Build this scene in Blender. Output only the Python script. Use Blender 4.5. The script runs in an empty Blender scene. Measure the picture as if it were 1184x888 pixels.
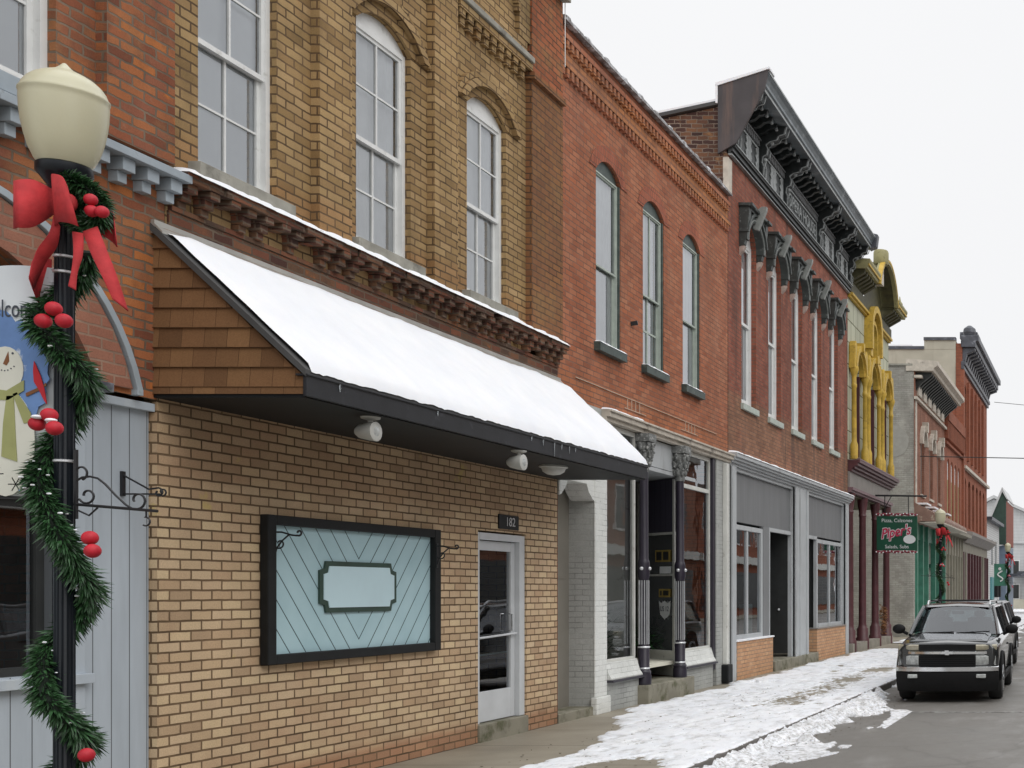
import bpy, bmesh, math, random
from mathutils import Vector, Matrix, noise
R = math.radians
random.seed(7)
SC = bpy.context.scene
COL = SC.collection
# ------------------------------------------------------------------ camera
F = 1340.0; CX = 1275.0; CY = 683.0; H = 1.73; W = 7.1; FX = -W
cam = bpy.data.cameras.new('camera'); camo = bpy.data.objects.new('camera', cam); COL.objects.link(camo)
camo.location = (0, 0, H); camo.rotation_euler = (R(90), 0, 0)
cam.sensor_width = 36; cam.lens = F/1184*36; cam.shift_x = -(CX-592)/1184; cam.shift_y = (CY-444)/1184
cam.clip_start = .05; cam.clip_end = 2000
SC.camera = camo
# ------------------------------------------------------------------ sky and light
wd = bpy.data.worlds.new('World'); SC.world = wd; wd.use_nodes = True
nt = wd.node_tree; nt.nodes.clear()
def nd(t, kind, **kw):
    n = t.nodes.new(kind)
    for k, v in kw.items(): setattr(n, k, v)
    return n
sky = nd(nt, 'ShaderNodeTexSky'); sky.sky_type = 'NISHITA'; sky.sun_disc = False
sky.sun_elevation = R(38); sky.sun_rotation = R(100); sky.dust_density = 4; sky.air_density = 1
hs = nd(nt, 'ShaderNodeHueSaturation'); hs.inputs['Saturation'].default_value = .12; hs.inputs['Value'].default_value = .8
nt.links.new(sky.outputs[0], hs.inputs['Color'])
# overcast dome: a white cloud sheet, brighter toward the zenith, with faint cloud structure
tc = nd(nt, 'ShaderNodeTexCoord'); sp = nd(nt, 'ShaderNodeSeparateXYZ'); nt.links.new(tc.outputs['Generated'], sp.inputs[0])
rp = nd(nt, 'ShaderNodeValToRGB'); nt.links.new(sp.outputs['Z'], rp.inputs[0])
cr = rp.color_ramp; cr.elements[0].position = 0; cr.elements[0].color = (.93, .935, .95, 1)
cr.elements[1].position = 1; cr.elements[1].color = (1.75, 1.77, 1.8, 1)
e = cr.elements.new(.48); e.color = (.955, .96, .975, 1)
e = cr.elements.new(.68); e.color = (1.5, 1.52, 1.56, 1)
cn = nd(nt, 'ShaderNodeTexNoise'); cn.inputs['Scale'].default_value = 2.2; cn.inputs['Detail'].default_value = 4
nt.links.new(tc.outputs['Generated'], cn.inputs['Vector'])
cm = nd(nt, 'ShaderNodeMapRange'); cm.inputs[3].default_value = .975; cm.inputs[4].default_value = 1.02
nt.links.new(cn.outputs['Fac'], cm.inputs[0])
vm = nd(nt, 'ShaderNodeVectorMath', operation='SCALE'); nt.links.new(rp.outputs[0], vm.inputs[0]); nt.links.new(cm.outputs[0], vm.inputs['Scale'])
b1 = nd(nt, 'ShaderNodeBackground'); b1.inputs[1].default_value = .05; nt.links.new(hs.outputs[0], b1.inputs[0])
b2 = nd(nt, 'ShaderNodeBackground'); b2.inputs[1].default_value = 1.0; nt.links.new(vm.outputs[0], b2.inputs[0])
mx = nd(nt, 'ShaderNodeMixShader'); mx.inputs[0].default_value = .97
nt.links.new(b1.outputs[0], mx.inputs[1]); nt.links.new(b2.outputs[0], mx.inputs[2])
wo = nd(nt, 'ShaderNodeOutputWorld'); nt.links.new(mx.outputs[0], wo.inputs[0])
sl = bpy.data.lights.new('sun', 'SUN'); sl.energy = .9; sl.angle = R(35); sl.color = (1, .965, .92)
slo = bpy.data.objects.new('sun', sl); COL.objects.link(slo)
slo.rotation_euler = Vector((-.62, .42, -.66)).to_track_quat('-Z', 'Y').to_euler()
vs = SC.view_settings; vs.view_transform = 'Standard'; vs.look = 'None'; vs.exposure = 0.0; vs.gamma = 1
SC.render.engine = 'CYCLES'; SC.cycles.max_bounces = 8; SC.cycles.transparent_max_bounces = 12
SC.cycles.caustics_reflective = False; SC.cycles.caustics_refractive = False

# ------------------------------------------------------------------ materials
def rgba(c): return (c[0], c[1], c[2], 1)
def newmat(name):
    m = bpy.data.materials.new(name); m.use_nodes = True
    t = m.node_tree; t.nodes.clear()
    o = nd(t, 'ShaderNodeOutputMaterial'); p = nd(t, 'ShaderNodeBsdfPrincipled'); t.links.new(p.outputs[0], o.inputs[0])
    return m, t, p
def pos(t):
    g = nd(t, 'ShaderNodeNewGeometry'); return g.outputs['Position']
def objc(t):
    g = nd(t, 'ShaderNodeTexCoord'); return g.outputs['Object']
def noise_n(t, vec, scale, detail=4, rough=.55, vscale=None):
    n = nd(t, 'ShaderNodeTexNoise'); n.inputs['Scale'].default_value = scale; n.inputs['Detail'].default_value = detail; n.inputs['Roughness'].default_value = rough
    if vscale:
        mp = nd(t, 'ShaderNodeMapping'); mp.inputs['Scale'].default_value = vscale; t.links.new(vec, mp.inputs[0]); vec = mp.outputs[0]
    t.links.new(vec, n.inputs['Vector']); return n.outputs['Fac']
def mrange(t, v, a, b, c, d):
    n = nd(t, 'ShaderNodeMapRange'); t.links.new(v, n.inputs[0])
    for i, q in zip((1, 2, 3, 4), (a, b, c, d)): n.inputs[i].default_value = q
    return n.outputs[0]
def mixc(t, fac, a, b, mode='MIX'):
    n = nd(t, 'ShaderNodeMix', data_type='RGBA', blend_type=mode)
    for s, v in ((n.inputs[0], fac), (n.inputs[6], a), (n.inputs[7], b)):
        if isinstance(v, bpy.types.NodeSocket): t.links.new(v, s)
        elif isinstance(v, (int, float)): s.default_value = v
        else: s.default_value = rgba(v)
    return n.outputs[2]
def math_n(t, op, a, b=None):
    n = nd(t, 'ShaderNodeMath', operation=op)
    for i, v in enumerate((a, b)):
        if v is None: continue
        if isinstance(v, bpy.types.NodeSocket): t.links.new(v, n.inputs[i])
        else: n.inputs[i].default_value = v
    return n.outputs[0]
def bump(t, p, h, strength, dist=.01):
    b = nd(t, 'ShaderNodeBump'); b.inputs['Strength'].default_value = strength; b.inputs['Distance'].default_value = dist
    t.links.new(h, b.inputs['Height']); t.links.new(b.outputs[0], p.inputs['Normal']); return b
def paint(name, col, var=.12, scale=3, rough=.55, metal=0, bmp=.15, bscale=60, dirt=None, dth=(.55, .7), dscale=5, streak=False, coat=0, spec=None):
    m, t, p = newmat(name); v = pos(t)
    n = noise_n(t, v, scale, 5)
    lo = [c*(1-var) for c in col]; hi = [min(1, c*(1+var)) for c in col]
    c = mixc(t, mrange(t, n, .3, .7, 0, 1), lo, hi)
    if dirt:
        d = noise_n(t, v, dscale, 8, .65, (1, 1, .12) if streak else None)
        c = mixc(t, mrange(t, d, dth[0], dth[1], 0, 1), c, dirt)
    t.links.new(c, p.inputs['Base Color']); p.inputs['Roughness'].default_value = rough; p.inputs['Metallic'].default_value = metal
    if coat: p.inputs['Coat Weight'].default_value = coat; p.inputs['Coat Roughness'].default_value = .05
    if spec is not None: p.inputs['Specular IOR Level'].default_value = spec
    if bmp:
        bump(t, p, noise_n(t, v, bscale, 3), bmp, .004)
    return m
def brick(name, cols, mortar, bw=.21, bh=.076, ms=.009, wob=.012, stains=(), bands=(), bmp=.6, soot=.25, rough=.88, seed=0, streak=.0, dist=.006):
    """brick laid on the world grid; cols: the tones of single bricks; stains: (colour, scale, lo, hi, amount); bands: (z0, z1, colour, amount)"""
    m, t, p = newmat(name)
    g = nd(t, 'ShaderNodeNewGeometry'); v = g.outputs['Position']
    s = nd(t, 'ShaderNodeSeparateXYZ'); t.links.new(v, s.inputs[0])
    sn = nd(t, 'ShaderNodeSeparateXYZ'); t.links.new(g.outputs['True Normal'], sn.inputs[0])
    ax = math_n(t, 'GREATER_THAN', math_n(t, 'ABSOLUTE', sn.outputs[0]), .6)
    az = math_n(t, 'GREATER_THAN', math_n(t, 'ABSOLUTE', sn.outputs[2]), .8)
    def sel(f, a, b):
        n = nd(t, 'ShaderNodeMix', data_type='FLOAT'); t.links.new(f, n.inputs[0]); t.links.new(a, n.inputs[2]); t.links.new(b, n.inputs[3]); return n.outputs[0]
    u = sel(ax, s.outputs[0], s.outputs[1]); u = sel(az, u, s.outputs[1]); w = sel(az, s.outputs[2], s.outputs[0])
    cv = nd(t, 'ShaderNodeCombineXYZ'); t.links.new(u, cv.inputs[0]); t.links.new(w, cv.inputs[1]); cv.inputs[2].default_value = seed
    wn = nd(t, 'ShaderNodeTexNoise'); wn.inputs['Scale'].default_value = 9; wn.inputs['Detail'].default_value = 3; t.links.new(cv.outputs[0], wn.inputs['Vector'])
    vs_ = nd(t, 'ShaderNodeVectorMath', operation='MULTIPLY_ADD'); t.links.new(wn.outputs['Color'], vs_.inputs[0])
    vs_.inputs[1].default_value = (wob, wob, 0); t.links.new(cv.outputs[0], vs_.inputs[2])
    bt = nd(t, 'ShaderNodeTexBrick'); t.links.new(vs_.outputs[0], bt.inputs['Vector'])
    bt.inputs['Color1'].default_value = (0, 0, 0, 1); bt.inputs['Color2'].default_value = (1, 1, 1, 1); bt.inputs['Mortar'].default_value = (.5, .5, .5, 1)
    bt.inputs['Scale'].default_value = 1; bt.inputs['Brick Width'].default_value = bw; bt.inputs['Row Height'].default_value = bh
    bt.inputs['Mortar Size'].default_value = ms; bt.inputs['Mortar Smooth'].default_value = .25; bt.inputs['Bias'].default_value = 0
    rp_ = nd(t, 'ShaderNodeValToRGB'); t.links.new(bt.outputs['Color'], rp_.inputs[0]); r = rp_.color_ramp; r.interpolation = 'LINEAR'
    while len(r.elements) < len(cols): r.elements.new(.5)
    for i, c in enumerate(cols): r.elements[i].position = i/(len(cols)-1); r.elements[i].color = rgba(c)
    c = rp_.outputs[0]
    for z0, z1, bc, am in bands:
        a = mrange(t, s.outputs[2], z0-.06, z0+.06, 0, 1); b = mrange(t, s.outputs[2], z1-.06, z1+.06, am, 0)
        c = mixc(t, math_n(t, 'MULTIPLY', a, b), c, mixc(t, bt.outputs['Color'], [q*.8 for q in bc], [q*1.2 for q in bc]))
    for sc_, (bc, scl, lo, hi, am) in enumerate(stains):
        f = noise_n(t, v, scl, 6, .6)
        c = mixc(t, mrange(t, f, lo, hi, 0, am), c, bc)
    fine = noise_n(t, v, 90, 4, .7)
    c = mixc(t, 1.0, c, mixc(t, mrange(t, fine, .25, .75, 0, 1), (.78, .78, .78), (1.15, 1.15, 1.15)), 'MULTIPLY')
    mm = mixc(t, mrange(t, noise_n(t, v, 3, 5), .35, .65, 0, 1), [q*.65 for q in mortar], [q*1.2 for q in mortar])
    c = mixc(t, bt.outputs['Fac'], c, mm)
    so = noise_n(t, v, 1.1, 8, .6, (1, 1, .35))
    c = mixc(t, 1.0, c, mixc(t, mrange(t, so, .35, .68, 0, 1), (1.1, 1.1, 1.1), (1-soot, 1-soot, 1-soot)), 'MULTIPLY')
    if streak:
        stn = noise_n(t, v, 4, 6, .6, (1, 1, .08))
        c = mixc(t, mrange(t, stn, .52, .66, 0, streak), c, (.06, .05, .045))
    t.links.new(c, p.inputs['Base Color']); p.inputs['Roughness'].default_value = rough; p.inputs['Specular IOR Level'].default_value = .25
    hgt = math_n(t, 'ADD', math_n(t, 'MULTIPLY', bt.outputs['Fac'], -1.0), math_n(t, 'MULTIPLY', fine, .35))
    bump(t, p, hgt, bmp, dist)
    return m
def glassmat(name, refl=.16, tint=(.8, .86, .88), rough=.015):
    m = bpy.data.materials.new(name); m.use_nodes = True; t = m.node_tree; t.nodes.clear()
    o = nd(t, 'ShaderNodeOutputMaterial'); tr = nd(t, 'ShaderNodeBsdfTransparent'); tr.inputs[0].default_value = rgba(tint)
    gl = nd(t, 'ShaderNodeBsdfGlossy'); gl.inputs['Roughness'].default_value = rough; gl.inputs[0].default_value = (.95, .97, 1, 1)
    fr = nd(t, 'ShaderNodeFresnel'); fr.inputs[0].default_value = 1.5
    f = mrange(t, fr.outputs[0], .03, .6, refl, .95)
    mxx = nd(t, 'ShaderNodeMixShader'); t.links.new(f, mxx.inputs[0]); t.links.new(tr.outputs[0], mxx.inputs[1]); t.links.new(gl.outputs[0], mxx.inputs[2])
    b = nd(t, 'ShaderNodeBump'); b.inputs['Strength'].default_value = .12; b.inputs['Distance'].default_value = .01
    t.links.new(noise_n(t, pos(t), 1.6, 2), b.inputs['Height']); t.links.new(b.outputs[0], gl.inputs['Normal'])
    t.links.new(mxx.outputs[0], o.inputs[0]); return m

M = {}
M['brick_orange'] = brick('old orange brick', [(.17, .06, .035), (.30, .10, .05), (.40, .15, .06), (.27, .10, .06), (.46, .16, .05)], (.19, .14, .10), bh=.072, stains=[((.36, .20, .09), 1.4, .50, .66, .6), ((.11, .065, .045), 2.3, .52, .68, .7), ((.52, .17, .04), 3.2, .64, .69, .85), ((.42, .33, .24), 5, .66, .72, .4)], wob=.03, soot=.35, bmp=.8)
M['brick_yellow'] = brick('yellow brick', [(.27, .17, .075), (.38, .25, .11), (.44, .30, .145), (.33, .21, .095), (.47, .32, .16)], (.15, .095, .052), bh=.079, stains=[((.42, .20, .06), 1.8, .62, .72, .45), ((.10, .075, .035), 1.3, .56, .75, .5)], wob=.016, soot=.3, bands=[(9.3, 11, (.32, .29, .2), .5), (4.8, 5.25, (.34, .17, .07), .5)])
M['brick_corner'] = brick('brown red corner brick', [(.22, .10, .05), (.29, .13, .06), (.25, .12, .055), (.33, .15, .06)], (.13, .08, .05), bh=.079, stains=[((.30, .19, .08), 1.8, .5, .65, .5)], bands=[(8.12, 12, (.36, .11, .05), .85)], wob=.016)
M['brick_corbel'] = brick('weathered corbel brick', [(.07, .035, .028), (.15, .06, .038), (.24, .09, .05), (.17, .09, .05), (.10, .06, .042)], (.15, .11, .08), bh=.072, stains=[((.07, .05, .04), 3, .5, .65, .7), ((.36, .12, .04), 4, .63, .68, .7)], wob=.03)
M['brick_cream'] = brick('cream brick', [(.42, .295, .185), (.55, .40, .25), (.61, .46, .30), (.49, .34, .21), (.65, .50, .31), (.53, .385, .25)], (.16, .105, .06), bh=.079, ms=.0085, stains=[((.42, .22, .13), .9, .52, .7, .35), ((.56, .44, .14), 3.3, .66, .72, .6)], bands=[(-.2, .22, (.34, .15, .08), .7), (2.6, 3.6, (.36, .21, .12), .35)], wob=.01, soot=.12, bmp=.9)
M['brick_red'] = brick('salmon red brick', [(.31, .105, .055), (.40, .145, .075), (.46, .185, .10), (.36, .125, .065), (.43, .145, .07)], (.22, .12, .085), bh=.075, ms=.008, stains=[((.46, .25, .15), 1.6, .56, .74, .5), ((.19, .085, .06), 1.2, .54, .72, .5), ((.36, .20, .14), .5, .5, .7, .4)], bands=[(8.58, 8.95, (.47, .20, .08), .8), (3.9, 4.65, (.42, .16, .07), .5)], soot=.18)
M['brick_dark'] = brick('dark red brick', [(.24, .075, .05), (.31, .10, .065), (.36, .125, .08), (.27, .09, .06)], (.20, .12, .09), bh=.075, stains=[((.38, .12, .07), 1.0, .52, .66, .4)], bands=[(4.2, 5.55, (.30, .17, .10), .75)], streak=.55, soot=.28)
M['brick_side'] = brick('sooty side brick', [(.05, .03, .027), (.10, .05, .04), (.20, .10, .055), (.07, .04, .035)], (.24, .19, .15), bh=.078, stains=[((.36, .20, .09), 2.2, .6, .66, .7)], wob=.05, bmp=.9)
M['brick_parged'] = brick('grey parged brick', [(.36, .35, .31), (.42, .41, .37), (.33, .31, .28)], (.30, .28, .25), bh=.078, ms=.006, stains=[((.22, .21, .19), .9, .5, .7, .6), ((.52, .50, .46), 1.7, .58, .7, .5), ((.30, .22, .15), .6, .6, .75, .4)], wob=.04, bmp=.3, soot=.3)
M['brick_bright'] = brick('bright red brick', [(.27, .09, .055), (.34, .115, .065), (.30, .10, .06)], (.24, .12, .08), bh=.08, soot=.2)
M['brick_tan'] = brick('tan red brick', [(.28, .12, .08), (.33, .15, .10), (.27, .11, .075)], (.28, .18, .13), bh=.08, soot=.3)
M['brick_bulk'] = brick('orange buff bulkhead brick', [(.50, .27, .15), (.58, .34, .19), (.54, .30, .17), (.62, .38, .22)], (.36, .25, .17), bh=.076, bw=.22, soot=.12)
M['brick_white'] = brick('grey painted brick', [(.42, .43, .41), (.45, .46, .44), (.40, .41, .39)], (.37, .38, .36), bh=.076, ms=.006, soot=.15, bmp=.5, stains=[((.30, .29, .27), 6, .66, .70, .6)])
M['pier_white'] = brick('chipped white painted brick', [(.66, .67, .64), (.70, .71, .68)], (.60, .61, .58), bh=.076, ms=.005, soot=.1, bmp=.5, stains=[((.16, .14, .12), 7, .69, .71, .8)])
M['shingle'] = brick('cedar tone shingles', [(.14, .072, .034), (.23, .12, .056), (.18, .095, .044), (.27, .145, .066)], (.08, .04, .018), bw=.17, bh=.148, ms=.002, wob=.004, soot=.15, bmp=.25)
M['stone'] = paint('grey weathered stone', (.30, .29, .25), .25, 5, .85, bmp=.5, dirt=(.12, .11, .09), dscale=3)
M['white_wood'] = paint('white painted wood', (.74, .75, .74), .06, 6, .5, dirt=(.5, .5, .47), dth=(.6, .75), dscale=9)
M['alu'] = paint('pale aluminium frame', (.60, .62, .635), .06, 4, .45, metal=.15)
M['blind'] = paint('pale window blind', (.80, .85, .89), .10, 1.2, .8, bmp=.05)
M['curtain'] = paint('pale curtain cloth', (.86, .89, .90), .10, 2.5, .85, bmp=.1)
M['greengrey'] = paint('dark green window frame', (.045, .065, .058), .3, 8, .5, dirt=(.12, .14, .12), dscale=12)
M['pale_green'] = paint('pale green sash', (.42, .47, .42), .12, 8, .5)
M['greyboard'] = paint('grey blue painted boards', (.42, .47, .52), .08, 2.2, .6, dirt=(.52, .56, .58), dscale=2.5, streak=True)
M['corbelgrey'] = paint('grey blue corbel paint', (.34, .39, .43), .12, 5, .6, dirt=(.18, .19, .2), dscale=10, dth=(.6, .7))
M['lightgrey'] = paint('light grey painted trim', (.44, .46, .47), .06, 3, .5, dirt=(.33, .34, .34), dscale=4, streak=True)
M['midgrey'] = paint('mid grey painted panel', (.20, .205, .21), .06, 2, .6, dirt=(.24, .245, .25), dscale=3, streak=True)
M['offwhite'] = paint('cream white painted trim', (.62, .62, .58), .1, 3, .55, dirt=(.3, .28, .24), dth=(.62, .72), dscale=7)
M['black'] = paint('black paint', (.008, .009, .0095), .3, 4, .6, spec=.3)
M['fascia'] = paint('black painted fascia', (.013, .014, .017), .3, 5, .55, dirt=(.04, .042, .05), dscale=6, dth=(.6, .75))
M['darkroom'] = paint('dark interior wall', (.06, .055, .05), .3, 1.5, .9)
M['tanroom'] = paint('dim beige interior wall', (.66, .64, .54), .15, 1.2, .9)
M['darkdoor'] = paint('dark door', (.028, .03, .03), .2, 4, .45)
M['tan_door'] = paint('taupe painted door', (.21, .195, .165), .08, 3, .6)
M['purple'] = paint('dark aubergine cast iron', (.021, .017, .028), .2, 6, .4)
M['silver'] = paint('silver paint', (.62, .63, .64), .1, 12, .35, metal=.5)
M['capital'] = paint('worn grey capital', (.16, .165, .16), .35, 14, .6, dirt=(.45, .45, .43), dscale=22, dth=(.55, .62))
M['cornblack'] = paint('black green pressed metal', (.022, .026, .026), .4, 5, .42, dirt=(.10, .11, .11), dscale=7, dth=(.58, .72))
M['corngrey'] = paint('worn grey cornice trim', (.30, .32, .32), .2, 7, .5, dirt=(.12, .13, .13), dscale=9)
M['cornsteel'] = paint('blue grey gutter paint', (.13, .155, .17), .2, 3, .4, dirt=(.28, .31, .33), dscale=3)
M['rust_grey'] = paint('rusty grey metal end panel', (.055, .048, .05), .25, 2, .6, dirt=(.13, .085, .07), dscale=3, dth=(.5, .65), streak=True)
M['hood'] = paint('dark green grey window hood', (.045, .053, .05), .3, 6, .5, dirt=(.16, .175, .17), dscale=12, dth=(.58, .68))
M['hoodlight'] = paint('light grey hood trim', (.27, .285, .27), .2, 9, .5)
M['terra'] = paint('pinkish stone corbel', (.46, .36, .31), .2, 9, .8)
M['yellow'] = paint('mustard yellow paint', (.52, .345, .05), .2, 6, .6, dirt=(.24, .16, .035), dscale=9, dth=(.58, .72))
M['olive'] = paint('olive cream paint', (.30, .275, .13), .15, 4, .6, dirt=(.14, .13, .06), dscale=9, dth=(.6, .7))
M['oliveblock'] = brick('pale olive stone blocks', [(.46, .47, .36), (.50, .51, .40)], (.14, .14, .08), bw=.6, bh=.62, ms=.018, wob=.005, soot=.12, bmp=.5)
M['olivedark'] = paint('dark olive soffit', (.06, .055, .02), .4, 6, .6)
M['maroon'] = paint('maroon paint', (.085, .028, .032), .2, 4, .45)
M['maroonlight'] = paint('dusty maroon trim', (.17, .10, .11), .15, 4, .5)
M['taupe'] = paint('taupe frieze paint', (.24, .22, .20), .12, 3, .6)
M['creamstone'] = paint('cream stone trim', (.52, .47, .40), .2, 5, .7, dirt=(.2, .17, .14), dscale=6, dth=(.58, .7))
M['slate'] = paint('dark slate metal', (.07, .075, .09), .35, 3, .45, dirt=(.22, .23, .26), dscale=3, dth=(.58, .66))
M['stucco'] = paint('beige stucco', (.45, .43, .35), .1, 1.2, .9, bmp=.4, dirt=(.36, .34, .27), dscale=1.2, streak=True)
M['green'] = paint('storefront green paint', (.05, .19, .13), .2, 4, .45)
M['teal'] = paint('teal door paint', (.05, .23, .25), .1, 3, .5)
M['creampaint'] = paint('cream storefront paint', (.25, .235, .185), .12, 3, .6)
M['blackroof'] = paint('dark flat roof felt', (.07, .07, .07), .2, 2, .9)
M['siding'] = paint('pale grey siding', (.55, .56, .56), .06, 2, .6)
M['whitesiding'] = paint('white siding', (.74, .75, .76), .04, 2, .6)
M['bluegrey'] = paint('slate blue paint', (.17, .22, .29), .12, 3, .5)
M['redshingle'] = paint('red brown shingles', (.26, .085, .06), .2, 8, .8)
M['darkgreen'] = paint('dark green gable boards', (.03, .06, .045), .2, 4, .6)
M['awnbrown'] = paint('brown weathered canopy', (.22, .13, .10), .2, 3, .7, dirt=(.42, .36, .28), dscale=4, dth=(.55, .65))
M['concrete'] = paint('worn concrete', (.27, .25, .21), .15, 2, .9, bmp=.5, dirt=(.17, .15, .12), dscale=3)
M['mossconc'] = paint('stained concrete step', (.24, .225, .175), .15, 2.5, .9, bmp=.5, dirt=(.10, .10, .055), dscale=3.5, dth=(.5, .65))
M['slabtile'] = paint('clay coping tile', (.22, .21, .21), .3, 7, .6, dirt=(.55, .56, .58), dscale=6, dth=(.5, .58))
M['iron'] = paint('black wrought iron', (.012, .012, .014), .2, 9, .4)
M['postblack'] = paint('black blue gloss post', (.007, .010, .014), .2, 6, .35, spec=.35)
M['red_cloth'] = paint('red velvet ribbon', (.46, .03, .035), .22, 14, .8, bmp=.5)
M['bauble'] = paint('red bauble', (.46, .008, .022), .2, 30, .6)
M['needle'] = paint('artificial fir needles', (.030, .085, .030), .75, 40, .4, bmp=0)
M['greencore'] = paint('dark garland core', (.008, .016, .009), .2, 10, .9, bmp=0)
M['metal'] = paint('galvanised flashing', (.42, .41, .38), .15, 4, .45, metal=.4)
M['fixture'] = paint('pale fixture housing', (.50, .50, .47), .1, 9, .45)
M['plaque'] = paint('pale blue plaque', (.56, .74, .80), .05, 2, .5, bmp=.05)
M['chrome'] = paint('chrome', (.72, .73, .74), .03, 5, .12, metal=1, bmp=0)
M['carpaint'] = paint('black car paint', (.016, .018, .019), .1, 3, .22, bmp=0, coat=1)
M['carsilver'] = paint('silver car paint', (.12, .125, .13), .06, 3, .3, metal=.5, bmp=0, coat=.6)
M['tyre'] = paint('tyre rubber', (.018, .018, .018), .2, 12, .8)
M['plastic'] = paint('black plastic trim', (.007, .007, .0075), .2, 12, .65, spec=.25)
M['lens'] = paint('clear lamp lens', (.42, .44, .43), .35, 22, .12, bmp=.3, bscale=90, coat=.8)
M['amber'] = paint('amber tinted lens', (.36, .33, .24), .2, 12, .15, bmp=.3, bscale=90, coat=.8)
M['rim'] = paint('wheel rim', (.35, .36, .37), .1, 5, .3, metal=.8)
M['seat'] = paint('grey seat cloth', (.12, .12, .12), .1, 5, .8)
M['signgreen'] = paint('sign green', (.008, .075, .04), .1, 4, .4, bmp=0)
M['signwhite'] = paint('sign white', (.72, .74, .74), .04, 4, .5, bmp=0)
M['signred'] = paint('sign red', (.50, .03, .09), .08, 4, .45, bmp=0)
M['signmaroon'] = paint('garland red strip', (.22, .03, .05), .2, 30, .7)
M['bannerwhite'] = paint('banner cloth', (.62, .66, .68), .06, 3, .8, bmp=.1)
M['bannerblue'] = paint('banner blue', (.14, .25, .50), .15, 7, .8, bmp=.1, dirt=(.62, .67, .74), dscale=9, dth=(.6, .68))
M['snowman'] = paint('cream white print', (.66, .66, .58), .05, 5, .8, bmp=0)
M['scarf'] = paint('olive scarf print', (.33, .34, .14), .1, 8, .8, bmp=0)
M['ink'] = paint('dark ink', (.06, .07, .09), .1, 5, .8, bmp=0)
M['brownink'] = paint('brown ink', (.20, .08, .03), .1, 5, .8, bmp=0)
M['cardinal'] = paint('cardinal red print', (.50, .02, .03), .1, 5, .8, bmp=0)
M['leaf'] = paint('house plant leaves', (.03, .10, .03), .4, 9, .5)
M['pot'] = paint('terracotta pot', (.22, .10, .06), .1, 4, .8)
M['gold'] = paint('brass coloured sign', (.42, .30, .08), .2, 9, .5)
M['bark'] = paint('bare twig bark', (.12, .09, .07), .3, 9, .9)
M['wire'] = paint('cable rubber', (.02, .02, .02), .1, 5, .6, bmp=0)
M['glass'] = glassmat('window glass', .17, (.95, .97, .98))
M['glassdark'] = glassmat('shop window glass', .22, (.62, .68, .68))
M['glassshop'] = glassmat('clear shop glass', .10, (.9, .93, .92))
M['glasscar'] = glassmat('car glass', .05, (.42, .50, .50))
def globe_mat():
    m, t, p = newmat('ivory acrylic globe'); p.inputs['Base Color'].default_value = (.70, .67, .48, 1)
    p.inputs['Roughness'].default_value = .35; p.inputs['Transmission Weight'].default_value = .25
    p.inputs['Subsurface Weight'].default_value = .3; p.inputs['Subsurface Radius'].default_value = (.05, .05, .04)
    bump(t, p, noise_n(t, pos(t), 25, 3), .08, .01); return m
M['globe'] = globe_mat()
def snow_mat(name, thin):
    m, t, p = newmat(name); v = pos(t)
    n = noise_n(t, v, 1.6, 6, .65)
    c = mixc(t, mrange(t, n, .35, .7, 0, 1), (.80, .82, .86), (.88, .89, .91))
    if thin:
        f = noise_n(t, v, 4.2, 9, .72, (1, .55, 1)); c = mixc(t, mrange(t, f, .50, .66, 0, .72), c, (.42, .41, .40))
        sz = nd(t, 'ShaderNodeSeparateXYZ'); t.links.new(v, sz.inputs[0]); q = noise_n(t, v, 16, 6, .7)
        thin_ = math_n(t, 'MULTIPLY', mrange(t, sz.outputs[2], .002, .016, 1, 0), mrange(t, q, .44, .62, 0, .75)); c = mixc(t, thin_, c, (.30, .29, .27))
        g = noise_n(t, v, 38, 5, .75); c = mixc(t, mrange(t, g, .60, .68, 0, .6), c, (.24, .22, .19))
    t.links.new(c, p.inputs['Base Color']); p.inputs['Roughness'].default_value = .75; p.inputs['Specular IOR Level'].default_value = .3
    p.inputs['Subsurface Weight'].default_value = .15; p.inputs['Subsurface Radius'].default_value = (.03, .04, .05)
    bump(t, p, noise_n(t, v, 30, 7, .7), .3, .008); return m
M['snow'] = snow_mat('snow', False); M['snowthin'] = snow_mat('trodden snow', True)
def road_mat():
    m, t, p = newmat('wet asphalt'); v = pos(t)
    c = mixc(t, mrange(t, noise_n(t, v, .5, 7, .6, (1, .25, 1)), .35, .65, 0, 1), (.115, .107, .094), (.155, .145, .13))
    c = mixc(t, mrange(t, noise_n(t, v, 160, 3, .7), .35, .7, 0, 1), c, (.20, .19, .175))
    c = mixc(t, mrange(t, noise_n(t, v, 1.7, 8, .7, (1, .4, 1)), .54, .70, 0, .32), c, (.36, .35, .34))
    cv = nd(t, 'ShaderNodeTexVoronoi', feature='DISTANCE_TO_EDGE'); cv.inputs['Scale'].default_value = .32
    wv = nd(t, 'ShaderNodeVectorMath', operation='MULTIPLY_ADD'); nn = nd(t, 'ShaderNodeTexNoise'); nn.inputs['Scale'].default_value = 1.3; nn.inputs['Detail'].default_value = 5
    t.links.new(v, nn.inputs['Vector']); t.links.new(nn.outputs['Color'], wv.inputs[0]); wv.inputs[1].default_value = (.9, .9, 0); t.links.new(v, wv.inputs[2]); t.links.new(wv.outputs[0], cv.inputs['Vector'])
    c = mixc(t, mrange(t, cv.outputs['Distance'], .002, .008, .28, 0), c, (.06, .055, .05))
    t.links.new(c, p.inputs['Base Color'])
    t.links.new(mrange(t, noise_n(t, v, .8, 6, .6, (1, .6, 1)), .35, .65, .38, .75), p.inputs['Roughness'])
    bump(t, p, noise_n(t, v, 130, 4, .7), .4, .006); return m
M['road'] = road_mat()
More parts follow.
